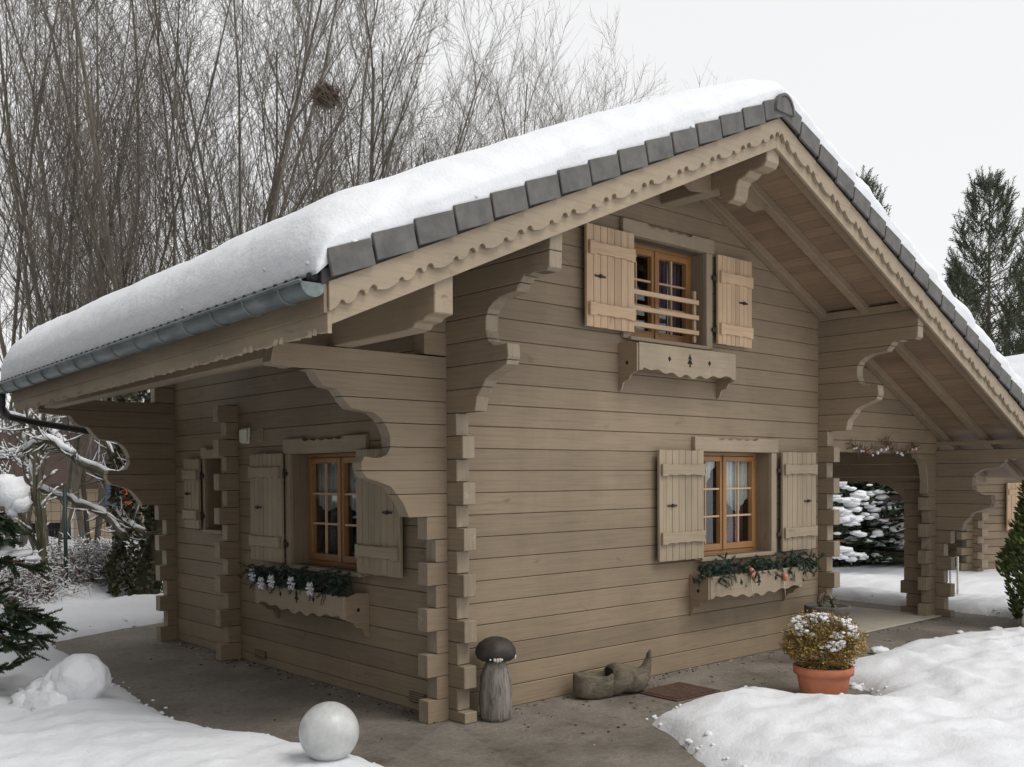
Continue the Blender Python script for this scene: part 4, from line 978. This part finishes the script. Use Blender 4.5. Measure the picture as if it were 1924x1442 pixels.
bough([(235,1010),(190,965),(130,942),(60,915)],.05,.045); bough([(225,900),(150,870),(95,812),(30,790),(-60,770)],.055,.05); bough([(140,858),(95,830),(40,850),(-40,872)],.04,.06); bough([(215,860),(180,800),(140,770)],.05,.035); bough([(262,870),(215,905),(185,890)],.04,.07); bough([(270,1000),(240,985),(215,960)],.035,.04)
th,_=tree_obj('snowy_tree','thick ivy-clad tree with snow-laden boughs between the chalet and the wire fence','tree',[('trunk',T_),('crown',C_),('ivy',iv),('snow',Sn)],at(252,13.0,-.05),0)
T_,C_,Sn=branch_tree(15,3.9,1,.1,up=.3,n1=10,r0=.07,lev=3,twigs=.8,mat='bark_moss',snow=.5,wob=.11,crown_low=.22)
tree_obj('snowy_tree','slim crooked sapling dusted with snow beside the green fence post','tree',[('trunk',T_),('crown',C_),('snow',Sn)],at(104,12.2,-.05),1.0)
# snow-laden shrubs (hedge)
def shrub(seed,R,H):
    r=random.Random(seed); tw=MB(); sn=MB(); lf=MB()
    for i in range(150):
        a=r.uniform(0,2*PI); t=r.random(); d=Vector((math.cos(a)*t*.8,math.sin(a)*t*.8,1.0)).normalized(); p=Vector((0,0,0)); pts=[p]; ln=math.hypot(R*t,H)*r.uniform(.55,1.0)
        for k in range(5): d=(d+Vector((r.gauss(0,.22),r.gauss(0,.22),r.gauss(-.03,.12)))).normalized(); pts.append(pts[-1]+d*ln/5)
        tw.tube(pts,[.012,.010,.008,.006,.004,.003],'twig_brown',3,cap=False,smooth=False)
        for k in range(1,6):
            for j in range(3):
                q=pts[k]+Vector((r.gauss(0,.05),r.gauss(0,.05),r.gauss(0,.05))); e=Vector((r.gauss(0,1),r.gauss(0,1),r.gauss(.2,.6))).normalized()*r.uniform(.08,.18)
                tw.tube([q,q+e],[.004,.002],'twig_brown',3,cap=False,smooth=False)
                if r.random()<.72:
                    sn.tube([q+Vector((0,0,.008)),q+e*.45+Vector((0,0,.013)),q+e*.9+Vector((0,0,.008))],[.004,r.uniform(.008,.017),.003],'snow_small',4)
                elif r.random()<.5: leaf_fill(lf,'dead_leaf',[q+e],.06,.02,n=2,seed=i*31+k*7+j)
    return tw,lf,sn
shs=[shrub(1,.75,1.05),shrub(2,.9,.9),shrub(3,.6,1.2)]
so_=[None]*3
SHR=[(-10,11.4,.78,0,'snow-caked shrub at the left edge behind the fir'),(50,12.2,.72,1,'snow-caked shrub left of the sapling trunk'),(160,13.3,.72,2,'snow-covered shrub just right of the green fence post'),(205,13.6,.85,0,'snow-covered shrub with brown leaves left of the ivy-clad tree'),(290,14.2,.8,1,'snow-covered shrub right of the ivy-clad tree, against the chalet'),(120,14.8,.85,1,'snow-covered shrub behind the fence, below the beige building')]
for i,(px,d,sc,k,lb) in enumerate(SHR):
    nm=('twigs','dead_leaves','snow'); src=shs[k] if so_[k] is None else so_[k]
    th,ob=tree_obj('snowy_shrub',lb,'shrub',list(zip(nm,src)),at(px,d,0),i*1.3,sc,'snow-covered shrubs along the fence')
    if so_[k] is None: so_[k]=ob
# conifers
def fir(seed,H,R,nwh,per,nl=.03,snow=0,up=.0,mat='needles',dens=1.0,lowest=.06,bare=0,shoot=.22,nn=26,nw=.004,tip=.25,stemr=.045):
    r=random.Random(seed); tr=MB(); cr=MB(); sn=MB()
    tr.tube([(0,0,-.1),(0,0,H*.5),(.02,0,H)],[stemr,stemr*.6,stemr*.12],'bark_moss',8)
    for w_ in range(nwh):
        t=lowest+(1-lowest)*(w_/nwh); z=H*t; ln=R*(1-t)**.75*r.uniform(.85,1.1)+.06
        for k in range(per):
            a=2*PI*(k+r.random()*.6)/per+w_*.7; d=Vector((math.cos(a),math.sin(a),up+.35*t+r.gauss(0,.08))).normalized(); p=Vector((0,0,z+r.uniform(-.05,.05)*H*.3)); L_=ln*r.uniform(.7,1.1); pts=[p]; dd=d.copy()
            sg=6
            for i in range(sg):
                dd=(dd+Vector((0,0,(-.05 if i<3 else tip*.5)))).normalized(); pts.append(pts[-1]+dd*L_/sg)
            cr.tube(pts,[.012*(1-.8*i/sg)*max(.6,L_) for i in range(sg+1)],'twig_brown',4,cap=False)
            nsh=max(4,int(L_/.075*dens))
            for j in range(nsh):
                u=bare+(1-bare)*(j+r.random())/nsh; i=min(sg-1,int(u*sg)); q=pts[i].lerp(pts[i+1],u*sg-i); ax=(pts[i+1]-pts[i]).normalized(); side=ax.cross(Vector((0,0,1))).normalized()*(1 if j%2 else -1)
                sd_=(ax*.75+side*r.uniform(.5,.9)+Vector((0,0,tip*r.uniform(-.2,1.2)))).normalized(); sl2=shoot*(1.15-.6*u)*r.uniform(.7,1.15)*(min(1,L_/.5)**.5)
                pp=sprig(cr,q,sd_,sl2,mat,r,nn=nn,nl=nl,nw=nw,droop=.1)
                if snow and noise.noise(Vector((q.x*2.2,q.y*2.2,q.z*2.2+seed)))>.05-snow*.5 and r.random()<snow:
                    sn.tube([pp[0]+Vector((0,0,.01)),pp[2]+Vector((0,0,.022)),pp[4]+Vector((0,0,.008))],[.016,.034,.010],'snow_small',5)
                    if r.random()<.5: sn.ball(q+Vector((0,0,.04)),r.uniform(.05,.10),'snow_small',7,5,sc=(1.1,1.1,.55),jit=.4,seed=j)
            sprig(cr,pts[-1]-dd*.03,dd,shoot*.7,mat,r,nn=nn,nl=nl,nw=nw)
    return tr,cr,sn
# left front fir
tr,cr,sn=fir(3,1.9,.56,12,8,nl=.030,snow=.25,dens=1.3,shoot=.22,nn=46,nw=.008)
fx=at(-105,7.2,0)
p=Vector(at(25,7.0,0))-Vector(fx)
for (px,py,rr,sc,sd) in ((22,925,.115,(1,1,.95),1),(38,945,.075,(1,1,.9),2),(8,915,.10,(1,1,.9),3),(22,955,.06,(.7,.7,1.3),4),(5,1035,.07,(1.4,1,.5),5),(40,1040,.05,(1.6,1,.5),6),(62,1050,.035,(1.6,1,.6),8),(-20,1150,.12,(1.4,1,.5),7)):
    q=FW(px,py,6.95)-Vector(fx); sn.ball(q,rr,'snow_small',16,10,sc=sc,jit=.35,fr=3,seed=sd)
r=random.Random(61)
for (px0,py0,px1,py1,n_) in ((-40,960,30,985,14),(-60,1140,98,1172,60),(-60,1160,75,1200,50),(-60,1130,60,1150,40),(-40,1050,70,1066,30),(-30,1185,45,1222,24),(-60,985,28,1000,26),(-60,1005,20,1020,20)):
    a=FW(px0,py0,7.1)-Vector(fx); b_=FW(px1,py1,6.85)-Vector(fx); cr.tube([a,(a+b_)/2+Vector((0,0,.02)),b_],[.014,.010,.004],'twig_brown',5,cap=False)
    for j in range(n_):
        q=a.lerp(b_,(j+.5)/n_); d=((b_-a).normalized()*.9+R_*r.uniform(-.2,.5)+F_*r.gauss(0,.6)+Vector((0,0,r.gauss(-.05,.35)))).normalized(); sprig(cr,q,d,r.uniform(.10,.20),'needles',r,nn=48,nl=.030,nw=.008,droop=.1)
tree_obj('fir_tree','dark green fir with clots of snow on its boughs at the left edge','fir tree',[('trunk',tr),('crown',cr),('snow',sn)],fx,0)
# spruce seen through the porch
tr,cr,sn=fir(7,3.0,1.75,17,12,nl=.045,snow=.20,dens=1.0,shoot=.34,nn=40,nw=.013,lowest=.05)
r=random.Random(71); base=Vector(at(1606,17.5,-.05))
for i in range(80):
    u=r.random()**1.8; px=1570+u*108; row=r.choice((912,925,940,962,975,1000,1042)); py=row+r.gauss(0,5)+u*14; q=FW(px,py,17.5-1.45+.9*u*u)-base; sn.ball(q,r.uniform(.04,.10)*(1.2-.6*u),'snow_small',8,6,sc=(1.4,1.4,.5),jit=.6,fr=4,seed=i)
tree_obj('spruce_tree','spruce loaded with snow standing behind the porch opening','spruce',[('trunk',tr),('crown',cr),('snow',sn)],base,0)
# pines on the right
tr,cr,sn=fir(9,13.6,5.0,24,6,nl=.20,snow=0,mat='needles_pine',dens=.34,shoot=1.1,nn=34,nw=.022,lowest=.12,tip=1.15,up=.25,bare=.45,stemr=.15)
th,ob=tree_obj('pine_tree','tall dark pine with upturned brushy shoots at the right edge of the sky','pine',[('trunk',tr),('crown',cr)],at(1856,40,0),0,1.0,'pines beyond the right roof slope')
def pine(px,d,sc,rz,lb): tree_obj('pine_tree',lb,'pine',[('trunk',ob[0]),('crown',ob[1])],at(px,d,0),rz,sc,'pines beyond the right roof slope')
pine(1612,42,1.04,2.1,'pine whose branch tips just show over the right roof snow'); pine(1975,44,1.0,4.0,'pine partly cut by the right edge of the picture, behind the tall pine'); pine(1800,54,.92,1.2,'paler pine low behind the tall pine on the right')
def bare2(px,d,sc,lb,rz=.5): bare(3,px,d,sc,rz,lb,group='bare trees behind the pines')
bare2(1905,48,.95,'faint bare tree right of the tall pine tip'); bare2(1790,50,.78,'faint bare tree low left of the tall pine',2.5)
# thuja at right edge
r=random.Random(14); mb=MB(); tr=MB(); tr.tube([(0,0,0),(0,0,1.6)],[.04,.01],'bark_moss',6)
for i in range(9000):
    z=r.uniform(0.05,2.0); a=r.uniform(0,2*PI); R0=.62*(1-(max(0,z-.9)/1.3)**1.6)*min(1,.72+z*.5); R0*=1+.25*noise.noise(Vector((math.cos(a)*1.5,math.sin(a)*1.5,z*3))); rr=R0*r.uniform(.72,1.0)
    p=Vector((rr*math.cos(a),rr*math.sin(a),z)); d=Vector((math.cos(a)*.7+r.gauss(0,.3),math.sin(a)*.7+r.gauss(0,.3),.7+r.gauss(0,.3))).normalized(); s_=d.orthogonal().normalized(); s_=Matrix.Rotation(r.uniform(0,6),3,d)@s_
    mb.add([tuple(p-s_*.005),tuple(p+d*.035-s_*.018),tuple(p+d*.085),tuple(p+d*.035+s_*.018)],[(0,1,2,3)],'thuja')
sn=MB(); P=at(2008,10.9,0)
for (dx,dz,s_) in ((-.50,.10,.14),(-.56,.22,.07),(-.44,.30,.06)): c=R_*dx-F_*.25; sn.ball((c.x,c.y,dz),s_,'snow_small',10,7,jit=.4,seed=dz*9)
tree_obj('thuja_bush','clipped green thuja bush at the right edge with snow at its side','thuja',[('trunk',tr),('foliage',mb),('snow',sn)],P,0)
# ------------------------------------------------------------------ fence
fa=Vector(at(-120,11.3)); fb=Vector(at(420,15.0)); fr=thing('wire_fence','green wire mesh fence with slim posts behind the snow bank at left','fence',fa); dv=(fb-fa); n=4; mb=MB()
LN=dv.length
t0=(Vector(at(137,12.6))-fa).length/LN
for i in range(-1,3):
    t=t0+i*.42
    if 0<=t<=1: p=dv*t; q=MB(); q.tube([p+Vector((0,0,-.1)),p+Vector((0,0,1.62))],.026,'fence_green',8); q.build('post',fr)
for k in range(13): mb.tube([Vector((0,0,.15+.115*k)),dv+Vector((0,0,.15+.115*k))],.0028,'fence_green',3,cap=False)
m_=int(LN/.13)
for k in range(m_): p=dv*(k/m_); mb.tube([p+Vector((0,0,.1)),p+Vector((0,0,1.54))],.0025,'fence_green',3,cap=False)
mb.build('wire_mesh',fr)
# ------------------------------------------------------------------ buildings behind
def house_axes(px,d,z,ang):
    th=thing
# beige building on the left
P=at(90,26,-1.2); th=thing('beige_building','beige rendered building with a dark window, half hidden by snowy trees at left','building',P,math.radians(-22))
mb=MB(); mb.box(-4.5,3.6,0,5,0,2.75,'stucco'); mb.build('wall',th); mb=MB()
mb.add([(-5,-.6,2.65),(4.1,-.6,2.65),(4.1,2.5,4.1),(-5,2.5,4.1),(-5,5.6,2.65),(4.1,5.6,2.65),(-5,-.6,2.78),(4.1,-.6,2.78),(4.1,2.5,4.25),(-5,2.5,4.25),(-5,5.6,2.78),(4.1,5.6,2.78)],[(0,1,2,3)[::-1],(3,2,5,4)[::-1],(6,7,8,9),(9,8,11,10),(0,6,7,1)[::-1],(4,5,11,10)[::-1],(0,3,9,6),(3,4,10,9),(1,7,8,2),(2,8,11,5)],'roof_brown'); mb.build('roof',th)
mb=MB(); mb.box(-.55,.55,-.04,-.003,.95,1.75,'dark'); o=mb.build('window',th); mb=MB(); mb.box(-.62,-.55,-.06,-.003,.9,1.8,'white_metal'); mb.box(.55,.62,-.06,-.003,.9,1.8,'white_metal'); mb.box(-.02,.02,-.06,-.041,.95,1.75,'roof_brown'); mb.build('window_frame',o)
mb=MB(); mb.box(1.95,2.07,-.06,-.005,0,2.6,'roof_brown'); mb.build('rain_pipe',th)
# coloured banner glimpsed between the trees
P=FW(222,915,22); mb=MB(); mb.box(-.34,.02,-.02,.02,-.45,.30,'sign_blue'); o=tag(mb.build('blue_panel',loc=P),'small blue-grey panel glimpsed behind the ivy-clad tree, left of the red cloth','panel')
P=FW(229,925,21.5); mb=MB(); mb.add([(x*.06,.02*math.sin(x*1.3),z) for x in range(5) for z in (-.28,.22-.02*x)],[(2*i,2*i+2,2*i+3,2*i+1) for i in range(4)],'cloth_red'); o=tag(mb.build('red_cloth',loc=P),'small red cloth hanging behind the ivy-clad tree','cloth'); md=o.modifiers.new('thick','SOLIDIFY'); md.thickness=.01
# neighbouring chalet on the right
def neighbour(px,d,rz,label,name='neighbouring_chalet'):
    P=at(px,d,-.05); th=thing(name,label,'chalet',P,rz,None); th.scale=(1,1,.82)
    # local axes: x along its gable front to the right, y back
    Wn=6.0; zr=4.55; xr=3.0
    mb=MB()
    for (za,zb,k) in rows(0,0,zr):
        Pp=[(0,za+.006),(Wn,za+.006),(Wn,zb-.006),(0,zb-.006)]; Pp=clip(Pp,lambda p:p[1]-(zr-.55*(xr-p[0]))); Pp=clip(Pp,lambda p:p[1]-(zr-.55*(p[0]-xr))) if Pp else Pp
        if Pp: mb.prism(Pp,'x',0,.12,'paint_x')
    mb.box(.01,Wn-.01,.02,.10,0,2.7,'joint'); mb.build('front_wall',th)
    mb=MB()
    for (za,zb,k) in rows(.08,0,2.9): mb.prism([(.12,za+.006),(5,za+.006),(5,zb-.006),(.12,zb-.006)],'y',0,.12,'paint_y')
    mb.box(.03,.09,.13,5,0,2.85,'dark'); mb.build('side_wall',th)
    for nm,ax in (('log_end','x'),('log_end','y')):
        mb=MB()
        for (za,zb,k) in rows(0 if ax=='x' else .08,0,1.5):
            ln=.22 if k%2 else .12; mb.prism([(-ln,za+.006),(0,za+.006),(0,zb-.006),(-ln,zb-.006)],ax,0,.12,'paint_'+ax,'endgrain')
        mb.build(nm,th)
    mb=MB(); mb.prism([(a*1.0,z-.05) for a,z in A]+[(0,1.4),(0,2.5)],'x',0,.12,'paint_x'); mb.build('eave_bracket',th); mb=MB(); mb.prism([(a,z) for a,z in Bk]+[(0,2.1),(0,3.0)],'y',0,.12,'paint_y'); mb.build('gable_bracket',th)
    mb=MB(); so2=1.35
    for s_ in (-1,1):
        xe=xr+s_*(xr+so2); ze=zr-.55*(xr+so2)
        pts=[(xr,zr),(xe,ze)] ; y0,y1=-1.2,5.6
        vs=[(xr,y0,zr),(xe,y0,ze),(xe,y0,ze+.12),(xr,y0,zr+.12),(xr,y1,zr),(xe,y1,ze),(xe,y1,ze+.12),(xr,y1,zr+.12)]; fs=[(0,1,2,3),(7,6,5,4),(0,4,5,1),(1,5,6,2),(2,6,7,3),(3,7,4,0)]
        mb.add(vs,[f[::-1] for f in fs] if s_<0 else fs,'soffit_y')
    mb.build('roof',th)
    mb=MB()
    for s_ in (-1,1):
        xe=xr+s_*(xr+so2); ze=zr-.55*(xr+so2); P0=[(xr,zr-.16),(xe,ze-.16),(xe,ze+.10),(xr,zr+.10)]; mb.prism(P0,'x',-1.24,-1.21,'trim_x')
    mb.build('barge_board',th,0)
    mb=MB(); n=40; lo=[];hi=[]
    for i in range(n+1):
        x=-so2+(2*so2+2*xr)*i/n; e=1-max(0,1-min(x+so2,2*xr+so2-x)/.3)**2; zz=zr-.55*abs(x-xr)+.12; lo.append((x,zz)); hi.append((x,zz+.34*max(e,0)**.5+.02*math.sin(i*1.7)))
    mb.prism(lo+hi[::-1],'x',-1.18,5.6,'snow'); mb.build('snow_layer',th,.08)
    mb=MB(); mb.box(1.25,2.35,-.05,-.004,1.0,1.95,'trim_z'); wn=mb.build('window',th); mb=MB(); mb.box(1.32,2.28,-.056,-.051,1.05,1.9,'dark'); mb.build('pane',wn); mb=MB(); mb.box(1.77,1.83,-.07,-.057,1.05,1.9,'honey_z'); mb.box(1.32,1.38,-.07,-.057,1.05,1.9,'honey_z'); mb.box(1.38,1.77,-.066,-.057,1.45,1.49,'honey_x'); mb.build('window_bar',wn)
    for x0 in (.62,2.40): mb=MB(); [mb.box(x0+.085*i+.003,x0+.085*(i+1)-.003,-.09,-.06,.97,1.96,'natural_z') for i in range(7)]; sh=mb.build('shutter',th); mb=MB(); [mb.box(x0+.02,x0+.58,-.115,-.091,z,z+.1,'natural_x') for z in (1.1,1.72)]; mb.build('batten',sh)
    mb=MB(); mb.box(1.1,2.5,-.28,-.01,.55,.82,'trim_x'); mb.build('window_box',th)
    return th
neighbour(1828,16.5,math.radians(-26),'second taupe chalet glimpsed under the right eave, with pale shutters and a snowy roof')
neighbour(1448,25,math.radians(-14),'distant chalet glimpsed through the porch opening, roof edge above the spruce')
# white garden rail by the neighbour
mb=MB(); P=Vector(at(1786,13.2,.0)); 
mb.tube([Vector((0,0,0)),Vector((0,0,.58)),R_*.10+Vector((0,0,.60)),R_*.10],.014,'white_metal',6); o=mb.build('garden_rail',loc=P); tag(o,'small white metal hoop rail in the snow beside the second chalet','rail')

tr,cr,sn=fir(31,3.0,1.15,22,12,nl=.035,snow=0,dens=1.0,shoot=.30,nn=30,nw=.011,lowest=.03); gob=None  # unseen spruces, added to keep sky light off the chalet's left side
for i,(x,y,sc,lb) in enumerate([(-6.4,4.6,2.4,'unseen tall dark spruce added to block light, nearest the fir'),(-6.8,.8,2.6,'unseen tall dark spruce added to block light, second in the row'),(-8.0,-2.8,2.6,'unseen tall dark spruce added to block light, third in the row'),(-5.2,9.0,2.5,'unseen tall dark spruce added to block light, by the fence')]):
    src=[('trunk',tr),('crown',cr)] if gob is None else [('trunk',gob[0]),('crown',gob[1])]
    t_,ob=tree_obj('shade_spruce',lb,'spruce',src,(x,y,0),i*1.1,sc,'unseen spruces added left of the chalet to block light')
    if gob is None: gob=ob
